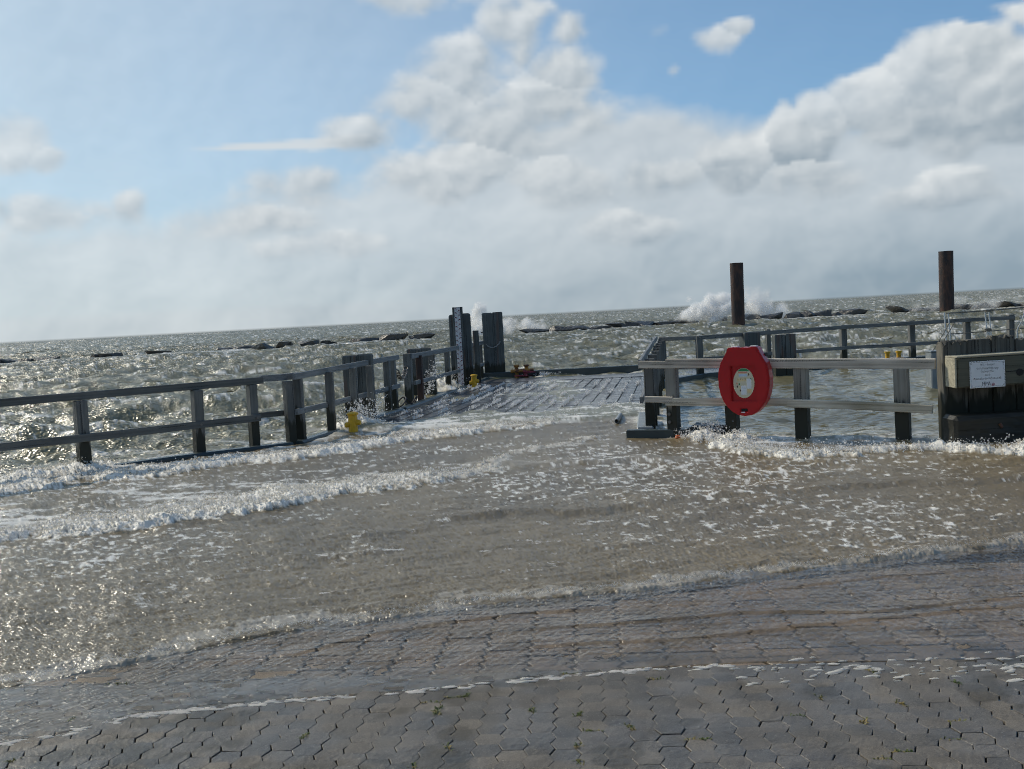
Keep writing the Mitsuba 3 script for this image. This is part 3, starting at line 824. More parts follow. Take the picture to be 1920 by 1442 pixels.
for a, b in (((-7.6, 12.6), (-5.6, 14.42)), ((-5.6, 14.42), (-3.6, 16.22)), ((-3.5, 16.3), (-2.4, 21.2)), ((-2.38, 21.3), (-0.85, 30.8))):
    put('kerb_beam', beam((a[0] + 0.12, a[1] - 0.05, -0.03), (b[0] + 0.12, b[1] - 0.05, -0.03), 0.2, 0.17, 0.03, bow=0.012), 'beam_steel', jet)
put('kerb_beam', beam((1.85, 14.8, 0.03), (2.15, 17.0, 0.03), 0.24, 0.2, 0.02), 'grey_plate', jet, label='pale grey kerb board beside the row of posts')
put('kerb_beam', beam((1.58, 14.72, 0.05), (2.62, 14.36, 0.05), 0.12, 0.13, 0.01), 'beam_steel', jet, label='low dark beam across the landward end of the deck')
wing = thing('landing_stage', 'low landing stage to the right of the jetty behind the lifebuoy box', 'landing stage')
dk = trimesh.creation.extrude_polygon(Polygon([(3.75, 24.6), (4.6, 25.75), (7.0, 27.15), (9.5, 27.95), (13.6, 28.1), (13.6, 31), (4.35, 31)]), 0.2)
dk.apply_translation([0, 0, -0.205])
put('deck', dk, 'deck_b', wing)
for a, b in (((3.35, 23.9), (4.6, 25.6)), ((4.6, 25.6), (7.0, 27.0)), ((7.0, 27.0), (9.5, 27.8)), ((9.5, 27.8), (13.6, 27.95))):
    put('edge_beam', beam((a[0], a[1], 0.0), (b[0], b[1], 0.0), 0.18, 0.30, 0.02), 'beam_steel', wing)


# ------------------------------------------------------------------ fences
def fence(label, posts, rails, name='timber_fence', mat_post='wood_post', cat_='fence', group=None):
    f = thing(name, label, cat_, group)
    for q in posts:
        x, y, top, w, ang = q[:5]
        lean = q[5] if len(q) > 5 else (R.gauss(0, 0.008), R.gauss(0, 0.008))
        pk = put('post', post(x, y, -0.7, top, w, w, ang, lean), q[6] if len(q) > 6 else mat_post, f)
    for a, b, w, h, mat in rails:
        put('rail', beam(a, b, w, h, 0.006, bow=0.006), mat, f)
    return f


QA, JA, RA = math.atan2(0.667, 0.745), math.atan2(0.988, 0.155), math.atan2(-0.525, 0.85)
f1 = fence('heavy dark timber fence along the left edge of the flooded quay', [(-7.2, 13.02, 0.97, 0.15, QA), (-5.87, 14.22, 0.97, 0.155, QA), (-4.64, 15.31, 0.97, 0.14, QA, (0.02, 0.0)), (-3.98, 15.96, 0.97, 0.13, QA, (0.01, 0.0)), (-3.47, 16.28, 0.98, 0.13, QA)],
           [((-8.6, 11.78, 1.03), (-3.83, 16.08, 1.03), 0.11, 0.105, 'wood_rail_quay'), ((-3.86, 16.1, 1.04), (-3.36, 16.50, 1.05), 0.09, 0.10, 'wood_rail_jetty'),
            ((-8.53, 11.66, 0.47), (-3.86, 15.93, 0.47), 0.07, 0.105, 'wood_rail_quay'), ((-3.99, 16.1, 0.475), (-3.30, 16.56, 0.49), 0.06, 0.085, 'wood_rail_quay')])
for x, y in ((-4.64, 15.31), (-3.98, 15.96)):
    bolt_at(f1, (x + 0.10, y - 0.115, 0.47), (0.667, -0.745, 0))
f2 = fence('thin railed timber fence on the jetty beside the nearer yellow bollard', [(-3.36, 16.5, 1.0, 0.13, JA), (-3.07, 17.58, 1.03, 0.125, JA), (-2.86, 18.75, 1.03, 0.12, JA), (-2.60, 19.3, 1.03, 0.12, JA), (-2.50, 21.0, 1.04, 0.13, JA), (-2.42, 21.5, 1.04, 0.14, JA)],
           [((-3.37, 16.25, 1.05), (-2.33, 21.75, 1.07), 0.05, 0.10, 'wood_rail_jetty'), ((-3.37, 16.25, 0.49), (-2.33, 21.75, 0.48), 0.05, 0.09, 'wood_rail_jetty')])
f3 = fence('thin railed timber fence on the jetty between chain and tallest double post', [(-2.27, 22.99, 1.10, 0.17, JA), (-2.06, 23.6, 1.03, 0.13, JA, (0, 0), 'rust_steel'), (-1.93, 25.6, 1.03, 0.15, JA), (-1.62, 26.9, 1.03, 0.13, JA), (-1.05, 30.6, 1.03, 0.13, JA), (-0.88, 31.0, 1.05, 0.12, JA)],
           [((-2.17, 22.95, 1.04), (-0.80, 31.05, 1.05), 0.05, 0.11, 'wood_rail_jetty'), ((-2.13, 23.1, 0.45), (-0.80, 31.05, 0.42), 0.05, 0.09, 'wood_rail_jetty')])
lou = [(1.95 + (3.80 - 1.95) * k / 8, 15.0 + (26.3 - 15.0) * k / 8, 1.02, 0.15 if k else 0.14, JA) for k in range(9)]
f4 = fence('close row of upright posts along the right side of the jetty', lou,
           [((1.83, 14.95, 1.03), (3.68, 26.35, 1.05), 0.05, 0.10, 'wood_rail_jetty'), ((1.83, 14.95, 0.50), (3.68, 26.35, 0.48), 0.05, 0.09, 'wood_rail_jetty')])
f5 = fence('weathered pale timber fence carrying the red lifebuoy box on the right', [(2.22, 14.52, 0.97, 0.15, RA), (2.95, 14.10, 0.96, 0.155, RA), (3.75, 13.58, 0.93, 0.165, RA), (4.82, 12.92, 0.90, 0.165, RA)],
           [((2.15, 14.52, 1.025), (5.13, 12.68, 0.955), 0.10, 0.125, 'wood_rail_right'), ((1.80, 14.72, 1.02), (2.24, 14.44, 1.015), 0.06, 0.10, 'wood_rail_right'),
            ((1.85, 14.62, 0.535), (2.20, 14.40, 0.535), 0.06, 0.085, 'wood_rail_right'), ((2.12, 14.46, 0.51), (3.62, 13.53, 0.49), 0.07, 0.105, 'wood_rail_mossy'), ((3.56, 13.56, 0.485), (5.06, 12.62, 0.405), 0.07, 0.105, 'wood_rail_mossy')], mat_post='wood_post_right')
for x, y, z in ((2.22, 14.52, 0.51), (2.95, 14.10, 0.50), (3.75, 13.58, 0.48), (4.82, 12.92, 0.42)):
    bolt_at(f5, (x - 0.525 * 0.115, y - 0.85 * 0.115, z), (-0.525, -0.85, 0))
for z in (0.22, 0.33):
    bolt_at(f5, (2.22 - 0.525 * 0.076 - 0.03, 14.52 - 0.85 * 0.076, z), (-0.525, -0.85, 0), 0.022)
f6 = fence('long thin timber fence on the landing stage behind the lifebuoy box', [(3.85, 26.35, 1.08, 0.12, 0.2), (4.63, 25.7, 1.06, 0.15, 0.2), (6.62, 26.95, 1.11, 0.11, 0.2), (8.75, 27.55, 1.10, 0.15, 0.1), (10.68, 27.85, 1.11, 0.15, 0.05), (12.15, 27.9, 1.11, 0.15, 0.05), (13.32, 27.95, 1.13, 0.15, 0.05)],
           [((3.75, 26.28, 1.03), (4.63, 25.62, 1.02), 0.06, 0.10, 'wood_rail_far'), ((4.60, 25.62, 1.02), (8.8, 27.45, 1.05), 0.06, 0.10, 'wood_rail_far'), ((8.7, 27.45, 1.05), (13.4, 27.85, 1.04), 0.06, 0.10, 'wood_rail_far'),
            ((4.60, 25.62, 0.50), (8.8, 27.45, 0.50), 0.06, 0.09, 'wood_rail_far'), ((8.7, 27.45, 0.50), (11.4, 27.75, 0.50), 0.06, 0.09, 'wood_rail_far')])


# ------------------------------------------------------------------ mooring piles and posts in the water
def pile(label, pts, ang, group=None, name='mooring_pile', mat='wood_pile'):
    p = thing(name, label, 'pile', group)
    for x, y, w, d, z1, top in pts:
        put('timber', rough(post(x, y, -0.8, z1, w, d, ang, (0, 0), top, 0.012), 0.003, 6, int(abs(x) * 100), 0.25), mat, p, smooth=25)
    return p


pile('broad dark pile of two timbers behind the fence beside the nearer yellow bollard', [(-3.035, 19.9, 0.275, 0.26, 1.22, 0.03), (-2.76, 19.92, 0.28, 0.26, 1.23, 0.03)], 0.0)
pile('broad dark pile with rounded top behind the fence, just beyond the chain', [(-2.42, 26.2, 0.30, 0.3, 1.12, 0.05), (-2.12, 26.2, 0.29, 0.3, 1.13, 0.05)], 0.0)
gp = pile('tall dark pile of stepped timbers behind the tide gauge', [(-1.46, 27.9, 0.24, 0.25, 1.92, 0.06), (-1.16, 28.0, 0.30, 0.25, 1.94, 0.06), (-0.93, 29.2, 0.16, 0.2, 1.45, 0.0)], 0.0)
bp = pile('tallest broad double post at the seaward left corner of the jetty', [(-0.632, 31.25, 0.306, 0.3, 1.93, 0.035), (-0.328, 31.25, 0.306, 0.31, 1.94, 0.035)], 0.0)
put('spike', cyl((-0.84, 31.2, 1.36), (-0.76, 31.2, 1.36), 0.02, 10), 'bolt', bp)
c_pts = [(-0.70 + 0.42 * t, 31.06, 1.0 + 0.06 * t - 0.13 * (1 - (2 * t - 1) ** 2)) for t in np.linspace(0, 1, 14)]
ch_ = thing('chain', 'slack light chain hanging across the tallest double post', 'chain')


def links(parent, pts, r, mat):
    pts = np.asarray(pts, float)
    for i in range(len(pts) - 1):
        c, d = (pts[i] + pts[i + 1]) / 2, pts[i + 1] - pts[i]
        L = np.linalg.norm(d)
        d /= L
        s = np.cross(d, [0, 1, 0] if i % 2 else [0.2, 0.3, 1])
        s /= np.linalg.norm(s)
        a = np.linspace(0, 2 * np.pi, 11)[:-1]
        put('link', tube([c + d * math.cos(q) * L * 0.62 + s * math.sin(q) * L * 0.36 for q in a], r, 5, True), mat, parent)


links(ch_, c_pts, 0.006, 'chain_steel')
ch2 = thing('chain', 'dark chain closing the gap between the two thin fences of the jetty', 'chain')
links(ch2, [(-2.36 + 0.07 * t, 21.6 + 1.3 * t, 0.82 - 0.22 * (1 - (2 * t - 1) ** 2)) for t in np.linspace(0, 1, 13)], 0.016, 'bolt')
pile('single square pile rising straight above the lifebuoy box', [(5.98, 26.2, 0.43, 0.34, 1.07, 0.01)], 0.25)
pile('squat pile of two planks beside the post right of the lifebuoy box', [(6.37, 24.9, 0.25, 0.22, 1.02, 0.0), (6.63, 24.92, 0.25, 0.22, 1.03, 0.0)], 0.08)

for x, y, r_, z1, lab in ((18.4, 84.3, 0.52, 5.06, 'tall round rusty steel tube pile standing in the sea above the lifebuoy box'), (39.87, 95.6, 0.63, 5.55, 'tall round rusty steel tube pile standing in the sea far right')):
    m = trimesh.creation.revolve([(r_ * 0.93, z1 - 0.7), (r_ * 0.93, z1), (r_, z1), (r_, -2.0)], sections=48)
    m.apply_translation([x, y, 0])
    m.apply_transform(trimesh.transformations.rotation_matrix(0.006, [0, 1, 0], [x, y, 0]))
    solo('steel_tube_pile', m, 'rust_steel', lab, 'pile', smooth=30)

# ------------------------------------------------------------------ tide gauge
tg = thing('tide_gauge', 'tall tide gauge staff with white and dark red scale on the left of the jetty', 'tide gauge')
gx0, gy0 = -1.33, 27.70
put('board', cbox(0.275, 0.05, 2.75, 0.006).apply_translation([gx0, gy0, 2.11 - 1.375]), 'wood_pile', tg)
put('scale_plate', cbox(0.15, 0.012, 2.70, 0.002).apply_translation([gx0 - 0.005, gy0 - 0.031, 2.10 - 1.35]), 'gauge_white', tg)
mk, mk2 = [], []
for i in range(40):
    z = 2.08 - i * 0.06
    side = 1 if i % 2 else -1
    b = cbox(0.042, 0.004, 0.026, 0.0008)
    mk.append(b.copy().apply_translation([gx0 - 0.005 + side * 0.045, gy0 - 0.0386, z]))
    mk.append(cbox(0.03, 0.004, 0.010, 0.0008).apply_translation([gx0 - 0.005 + side * 0.022, gy0 - 0.0386, z - 0.026]))
    if i % 5 == 2:
        t = meshkit.text_mesh(str((12 - i // 5) % 10), 0.045, 0.004)
        t.apply_transform(trimesh.transformations.rotation_matrix(math.pi / 2, [1, 0, 0]))
        t.apply_translation([gx0 - 0.005 - side * 0.05 - 0.016, gy0 - 0.0375, z - 0.02])
        mk2.append(t)
put('scale_marks', cat(mk), 'gauge_red', tg, kind='stuff')
put('scale_numerals', cat(mk2), 'gauge_red', tg, kind='stuff')


# ------------------------------------------------------------------ bollards
def hydrant_bollard(x, y, s, label):
    b = thing('yellow_bollard', label, 'bollard')
    put('column', lathe([(0, -0.1), (0.092 * s, -0.1), (0.085 * s, 0.05), (0.080 * s, 0.14), (0.086 * s, 0.20), (0.078 * s, 0.30), (0.0, 0.30)], x, y, 0), 'yellow_paint', b, smooth=35)
    put('cap', lathe([(0, 0.296), (0.088 * s, 0.296), (0.108 * s, 0.312), (0.110 * s, 0.326), (0.085 * s, 0.345), (0.03, 0.352), (0, 0.353)], x, y, 0), 'yellow_paint', b, smooth=35)
    for sg in (-1, 1):
        put('lug', lathe([(0, -0.048), (0.030, -0.046), (0.046, -0.028), (0.048, 0.0), (0.046, 0.028), (0.030, 0.046), (0, 0.048)], 0, 0, 0, 18).apply_transform(
            trimesh.transformations.translation_matrix([x + sg * 0.098 * s, y - 0.02, 0.155 + sg * 0.016]) @ trimesh.transformations.rotation_matrix(math.pi / 2, [0, 1, 0])), 'yellow_paint', b, smooth=35)
    put('rib', cbox(0.05 * s, 0.02, 0.24, 0.006).apply_translation([x + 0.012, y - 0.080 * s, 0.08]), 'yellow_paint', b)


hydrant_bollard(-2.68, 17.42, 0.92, 'larger yellow bollard with round side lugs splashed by a wave')
hydrant_bollard(-0.97, 27.1, 0.85, 'small rust stained yellow bollard in front of the tide gauge')
cb = thing('cross_bollard', 'rusty orange double bollard with a cross bar at the seaward edge of the deck', 'bollard')
for x in (0.16, 0.45):
    put('post', lathe([(0, -0.1), (0.055, -0.1), (0.055, 0.29), (0.085, 0.32), (0.085, 0.36), (0, 0.365)], x, 30.75, 0, 20), 'orange_rust', cb, smooth=35)
put('cross_bar', cyl((-0.02, 30.68, 0.185), (0.66, 30.68, 0.195), 0.05), 'orange_rust', cb, smooth=35)
mr = thing('mooring_rope', 'heap of dark red and black mooring rope on the rusty orange bollard', 'rope')


def heap(cx, cy, rx, ry, h, turns, seed, n=90):
    r = np.random.RandomState(seed)
    t = np.linspace(0, 1, n)
    a = t * turns * 2 * np.pi
    w = 0.7 + 0.5 * np.stack([np.interp(t, np.linspace(0, 1, 12), r.rand(12)) for _ in range(3)], -1)
    return np.stack([cx + rx * w[:, 0] * np.cos(a), cy + ry * w[:, 1] * np.sin(a), 0.03 + h * w[:, 2] * np.abs(np.sin(a * 0.37 + 0.5))], -1)


put('strand', tube(heap(0.52, 30.55, 0.17, 0.10, 0.13, 6, 1), 0.020, 6), 'rope_red', mr, smooth=True)
put('strand', tube(heap(0.62, 30.52, 0.19, 0.10, 0.10, 5, 2), 0.022, 6), 'rope_black', mr, smooth=True, label='black rope strands')
put('strand', tube(heap(0.30, 30.5, 0.22, 0.07, 0.03, 2, 3, 50), 0.018, 6), 'rope_red', mr, smooth=True)
yb_ = thing('twin_bollard', 'pair of small bright yellow posts on one base plate beyond the pale fence', 'bollard')
put('base_plate', cbox(0.62, 0.2, 0.03, 0.006).apply_translation([10.74, 29.4, 0.045]), 'yellow_paint', yb_)
for x in (10.56, 10.88):
    put('post', lathe([(0, 0.03), (0.06, 0.03), (0.06, 0.19), (0.085, 0.205), (0.085, 0.245), (0, 0.25)], x, 29.4, 0, 20), 'yellow_paint', yb_, smooth=35)
rl = thing('rope_loop', 'dark twisted rope loops lying on the jetty edge below the chain', 'rope')
a_ = np.linspace(0, 2 * np.pi, 25)[:-1]
put('loop', tube([(-2.33 + 0.10 * math.cos(q), 21.9 + 0.25 * math.sin(q), 0.13 + 0.09 * math.sin(q * 1.0 + 0.6)) for q in a_], 0.015, 6, True), 'rope_black', rl, smooth=True)
put('loop', tube([(-2.16 + 0.13 * math.cos(q), 22.2 + 0.2 * math.sin(q), 0.13 + 0.08 * math.cos(q * 2 + 0.3)) for q in a_], 0.016, 6, True), 'rope_black', rl, smooth=True)
solo('pipe', trimesh.creation.revolve([(0.028, 0), (0.028, 0.9), (0.036, 0.9), (0.036, 0), (0.028, 0)], sections=20).apply_transform(
    trimesh.geometry.align_vectors([0, 0, 1], [0.17, 0.985, 0.012])).apply_translation([1.62, 16.5, 0.055]), 'grey_plate', 'short grey pipe lying on the wet deck left of the post row', 'pipe', smooth=30)
rf = rough(hull([(2.4, 14.5, -0.1), (2.98, 14.2, -0.1), (2.45, 14.35, 0.17), (2.86, 14.15, 0.17), (2.55, 14.6, 0.18), (2.9, 14.35, 0.16), (2.98, 14.15, 0.03), (2.35, 14.4, 0.10)]), 0.012, 8, 3, 0.06)
solo('rubber_fender', rf, 'black_rubber', 'lump of black rubber fender in the surf at the foot of the pale fence', 'fender', smooth=40)
solo('float', lathe([(0, -0.035), (0.03, -0.03), (0.045, 0.0), (0.03, 0.03), (0, 0.035)], 2.22, 14.22, 0.03, 16), 'orange_plastic', 'small orange float stuck beneath the low dark beam', 'float', smooth=40)

# ------------------------------------------------------------------ lifebuoy box on the right fence
lb = thing('lifebuoy_box', 'red plastic lifebuoy box with a cream oval label, hung on the pale fence', 'lifebuoy box')
half = [(0, 0.458), (0.06, 0.452), (0.10, 0.458), (0.17, 0.458), (0.185, 0.445), (0.20, 0.40), (0.235, 0.33), (0.275, 0.255), (0.302, 0.16), (0.312, 0.06), (0.308, -0.05), (0.29, -0.15), (0.258, -0.245), (0.21, -0.325), (0.15, -0.39), (0.08, -0.432), (0, -0.447)]
half = [(x * 1.12, z) for x, z in half]
outline = np.array(half + [(-x, z) for x, z in half[-2:0:-1]])[::-1]
box_poly = Polygon(outline).buffer(0.012).buffer(-0.012)


def cs(poly):
    return m3.CrossSection([np.asarray(poly.exterior.coords)[:-1][::-1].tolist()]) if not poly.exterior.is_ccw else m3.CrossSection([np.asarray(poly.exterior.coords)[:-1].tolist()])


def ex(poly, z0, z1):
    return m3.Manifold.extrude(cs(poly), z1 - z0).translate([0, 0, z0])


solid = ex(box_poly, 0, 0.135)
for k in range(1, 7):          # rounded front edge
    q = k / 6 * math.pi / 2
    solid += ex(box_poly.buffer(-0.035 * (1 - math.cos(q))), 0.13, 0.135 + 0.035 * math.sin(q))
solid += ex(box_poly.buffer(-0.01), -0.02, 0.02)
rec = Polygon([(-0.160, -0.240), (0.160, -0.240), (0.160, 0.210), (-0.160, 0.210)]).buffer(0.035, 8)
for k in range(5):
    q = k / 4 * math.pi / 2
    solid -= ex(rec.buffer(-0.03 + 0.03 * (1 - math.cos(q)) ), 0.170 - 0.045 + 0.045 * math.sin(q) - 0.001, 0.2)
latch = Polygon([(-0.045, -0.385), (0.045, -0.385), (0.045, -0.345), (-0.045, -0.345)]).buffer(0.006, 4)
solid -= ex(latch, 0.145, 0.2)
CB = np.array([3.10, 13.80, 0.775])
FX_, FN_ = np.array([0.85, -0.525, 0.0]), np.array([-0.525, -0.85, 0.0])
FX_ /= np.linalg.norm(FX_)
FN_ /= np.linalg.norm(FN_)
MB = np.eye(4)
MB[:3, 0], MB[:3, 1], MB[:3, 2], MB[:3, 3] = FX_, [0, 0, 1], FN_, CB


def local(m, M=MB):
    if hasattr(m, 'to_mesh'):
        k = m.to_mesh()
        m = trimesh.Trimesh(np.array(k.vert_properties)[:, :3], np.array(k.tri_verts))
    return m.copy().apply_transform(M)


put('shell', local(solid), 'red_plastic', lb, smooth=32)
el = Polygon([(0.142 * math.cos(a) - 0.005, 0.198 * math.sin(a) - 0.012) for a in np.linspace(0, 2 * np.pi, 49)[:-1]])
lab = put('label', local(ex(el, 0.1242, 0.1275)), 'label_cream', lb, label='cream oval instruction label')


def printed(pl, mat, nm):
    scene[key_of(f'{lab}__{nm}')] = mikit.ply(local(ex(pl.intersection(el.buffer(-0.004)), 0.1274, 0.1286)), 'm_' + mat)


def rect(x0, y0, x1, y1):
    return Polygon([(x0, y0), (x1, y0), (x1, y1), (x0, y1)])


printed(rect(-0.1, 0.145, 0.1, 0.2), 'label_green', 'green_band')
printed(rect(-0.075, 0.118, 0.04, 0.136), 'label_salmon', 'heading')
printed(rect(-0.07, 0.075, 0.045, 0.108), 'label_blue', 'blue_panel')
printed(rect(0.035, -0.085, 0.095, 0.045), 'label_white', 'white_panel')
printed(rect(-0.045, -0.165, 0.028, -0.045), 'label_white', 'white_panel')
printed(rect(0.04, -0.14, 0.095, -0.09), 'label_orange', 'orange_panel')
for i in range(4):
    printed(rect(-0.095 + i * 0.033, 0.012, -0.070 + i * 0.033, 0.05), 'label_orange', 'picture')
    printed(rect(-0.093 + i * 0.033, 0.035, -0.072 + i * 0.033, 0.045), 'label_dark', 'picture_figure')
for x, z, m_ in ((-0.105, -0.03, 'label_salmon'), (-0.10, -0.07, 'label_dark'), (-0.075, -0.04, 'label_green'), (-0.068, -0.08, 'label_orange'), (-0.062, -0.12, 'label_dark'), (0.055, 0.09, 'label_dark'), (0.083, 0.03, 'label_green')):
    printed(rect(x, z, x + 0.018, z + 0.025), m_, 'picture')
for i in range(5):
    printed(rect(-0.038, -0.15 + i * 0.02, 0.02, -0.146 + i * 0.02), 'label_blue', 'text_line')
put('latch', local(cbox(0.08, 0.03, 0.02, 0.004).apply_translation([0, -0.364, 0.148])), 'dark_hole', lb)
put('latch_lip', local(cbox(0.05, 0.012, 0.012, 0.003).apply_translation([-0.012, -0.392, 0.172])), 'label_white', lb)
for sg in (-1, 1):
    put('hinge', local(cbox(0.085, 0.018, 0.09, 0.005).apply_translation([sg * 0.125, 0.463, 0.05])), 'rope_white', lb)
put('bracket', local(cbox(0.06, 0.05, 0.1, 0.005).apply_translation([0.235, 0.34, -0.02])), 'dark_hole', lb)

# ------------------------------------------------------------------ timber wall on the right with its notice
tw = thing('timber_wall', 'ragged dark timber bulkhead with a squared waling beam at the right edge', 'bulkhead')
WDIR = np.array([0.995, 0.08])


def wp(s, out, z):
    """A point of the wall: s along it, out towards the camera side."""
    return np.array([5.20 + 0.995 * s + 0.08 * out, 12.72 + 0.08 * s - 0.995 * out, z])


s = 0.0
k = 0
while s < 3.6:
    w = R.choice((0.30, 0.33, 0.31))
    top = 1.20 + 0.05 * s + R.gauss(0, 0.02)
    clean = (k % 3 == 1)
    c = wp(s + w / 2, 0.0, 0)
    m = post(c[0], c[1], -0.6, top, w - 0.012, 0.17, 0.08, (0, 0), 0, 0.010)
    m = trimesh.Trimesh(*trimesh.remesh.subdivide_to_size(m.vertices, m.faces, 0.05))
    m.merge_vertices()
    v = np.array(m.vertices)
    up_ = np.clip((v[:, 2] - top + 0.10) / 0.10, 0, 1)
    if not clean:
        v[:, 2] -= up_ * 0.10 * np.abs(meshkit.fbm(np.c_[v[:, :2] * [22, 22], v[:, 2] * 0], 3, 80 + k) - 0.35) * 1.8
    groove = meshkit.noise(np.c_[v[:, 0] * 26, v[:, 1] * 5, v[:, 2] * 1.1], 90 + k) - 0.5
    v[:, 1] += groove * (0.026 if not clean else 0.008)
    v[:, 0] += (meshkit.noise(np.c_[v[:, 0] * 8, v[:, 1] * 20, v[:, 2] * 5], 95 + k) - 0.5) * 0.012
    put('plank', trimesh.Trimesh(v, m.faces, process=False), 'wood_wall', tw, smooth=35)
    s += w
    k += 1
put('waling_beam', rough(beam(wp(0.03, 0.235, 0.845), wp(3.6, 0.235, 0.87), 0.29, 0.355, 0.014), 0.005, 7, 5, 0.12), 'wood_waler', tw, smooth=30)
put('painted_lit_top', rough(beam(wp(0.02, 0.236, 1.032), wp(3.6, 0.236, 1.057), 0.292, 0.022, 0.006), 0.002, 7, 7, 0.12), 'wood_waler_lit', tw, smooth=30, label='thin pale board added for the sunlit look of the upper beam top')  # pale strip imitates sunlight on the top of the beam
put('painted_lit_end', cbox(0.022, 0.285, 0.35, 0.005).apply_translation(wp(0.017, 0.236, 0.845)), 'wood_waler_lit', tw, label='thin pale board added for the sunlit look of the upper beam end')  # pale strip imitates sunlight on the left end of the beam
put('waling_beam', rough(beam(wp(-0.04, 0.24, 0.145), wp(3.6, 0.24, 0.145), 0.34, 0.38, 0.04), 0.02, 6, 6, 0.08), 'wood_black', tw, smooth=40, label='black waterlogged lower beam')
bh = wp(0.79, 0.382, 0.815)
put('bolt_hole', cyl(bh, bh + np.array([-0.0016, -0.02, 0]) * 0.4, 0.042, 24), 'dark_hole', tw)
put('crack', beam(wp(0.62, 0.381, 0.83), wp(1.3, 0.381, 0.842), 0.004, 0.010, 0.001), 'dark_hole', tw)
ob = wp(0.52, 0.425, 0.20)
put('rusty_tag', rough(cbox(0.035, 0.02, 0.065, 0.008), 0.006, 30, 2, 0.02).apply_transform(trimesh.transformations.rotation_matrix(-0.5, [0, 1, 0])).apply_translation(ob), 'orange_rust', tw, label='small orange rusty tag')

sg_ = thing('notice', 'white metal notice with black lettering screwed to the waling beam', 'sign')
SW, SH = 0.435, 0.315
SC = wp(0.385, 0.390, 0.815)
MS = np.eye(4)
MS[:3, 0], MS[:3, 1], MS[:3, 2], MS[:3, 3] = [0.9968, 0.0799, 0], [0, 0, 1], [0.0799, -0.9968, 0], SC


def on_sign(m):
    return local(m, MS)


put('plate', on_sign(cbox(SW, SH, 0.006, 0.002)), 'white_sign', sg_)
fr = []
for x0, y0, x1, y1 in ((-SW / 2 + 0.012, SH / 2 - 0.0150, SW / 2 - 0.012, SH / 2 - 0.0125), (-SW / 2 + 0.012, -SH / 2 + 0.0125, SW / 2 - 0.012, -SH / 2 + 0.0150), (-SW / 2 + 0.0125, -SH / 2 + 0.0155, -SW / 2 + 0.0150, SH / 2 - 0.0155), (SW / 2 - 0.0150, -SH / 2 + 0.0155, SW / 2 - 0.0125, SH / 2 - 0.0155)):
    fr.append(cbox(x1 - x0, y1 - y0, 0.001, 0.0002).apply_translation([(x0 + x1) / 2, (y0 + y1) / 2, 0.0034]))
put('border_line', on_sign(cat(fr)), 'ink', sg_)


def line_of_text(t, h, y, width, bold=False, x=None, mat='ink', nm='lettering'):
    m = meshkit.text_mesh(t, h, 0.001, bold)
    e = m.bounds[1, 0] - m.bounds[0, 0]
    m.apply_scale([width / e, 1, 1])
    m.apply_translation([-(m.bounds[0, 0] + m.bounds[1, 0]) / 2 + (x or 0), y, 0.003])
    put(nm, on_sign(m), mat, sg_)


line_of_text('HPA - Anleger', 0.025, 0.102, 0.175)
line_of_text('Grundinstandsetzung', 0.025, 0.060, 0.265)
line_of_text('Sommer 2012', 0.025, 0.022, 0.165)
line_of_text('durch', 0.025, -0.020, 0.068)
line_of_text('Mitarbeiter der Hafentechnik', 0.025, -0.062, 0.345)
line_of_text('HPA', 0.042, -0.132, 0.105, True, -0.015, nm='logo')
emb = []
for x, y0, h in ((0.052, -0.132, 0.022), (0.066, -0.132, 0.040), (0.080, -0.132, 0.022)):
    emb.append(trimesh.creation.extrude_polygon(Polygon([(x - 0.007, y0), (x + 0.007, y0), (x + 0.005, y0 + h * 0.6), (x, y0 + h), (x - 0.005, y0 + h * 0.6)]), 0.001).apply_translation([0, 0, 0.003]))
emb.append(cbox(0.036, 0.008, 0.001, 0.0003).apply_translation([0.066, -0.136, 0.0036]))
put('emblem', on_sign(cat(emb)), 'ink_red', sg_)
for x in (-1, 1):
    for y in (-1, 1):
        put('screw', on_sign(trimesh.creation.cylinder(0.005, 0.006, sections=12).apply_translation([x * (SW / 2 - 0.024), y * (SH / 2 - 0.028), 0.0035])), 'bolt', sg_)

# ------------------------------------------------------------------ mooring gear seen over the bulkhead
for i, (x0, z0, x1, z1, lab_) in enumerate(((9.12, 1.39, 9.16, 0.45, 'leftmost of the four thin white stanchions above the bulkhead'), (9.20, 1.38, 9.25, 0.45, 'second thin white stanchion from the left above the bulkhead'),
                                            (9.97, 1.39, 10.03, 0.45, 'third thin white stanchion above the bulkhead, left of the right hand pair'), (10.05, 1.38, 10.12, 0.45, 'rightmost thin white stanchion above the bulkhead'))):
    solo('stanchion', cyl((x0, 22, z0), (x1, 22, z1), 0.013, 10), 'galvanised', lab_, 'stanchion', smooth=40)


def sag(a, b, d, n=20):
    a, b = np.asarray(a, float), np.asarray(b, float)
    return [a + (b - a) * t - np.array([0, 0, d * 4 * t * (1 - t)]) for t in np.linspace(0, 1, n)]


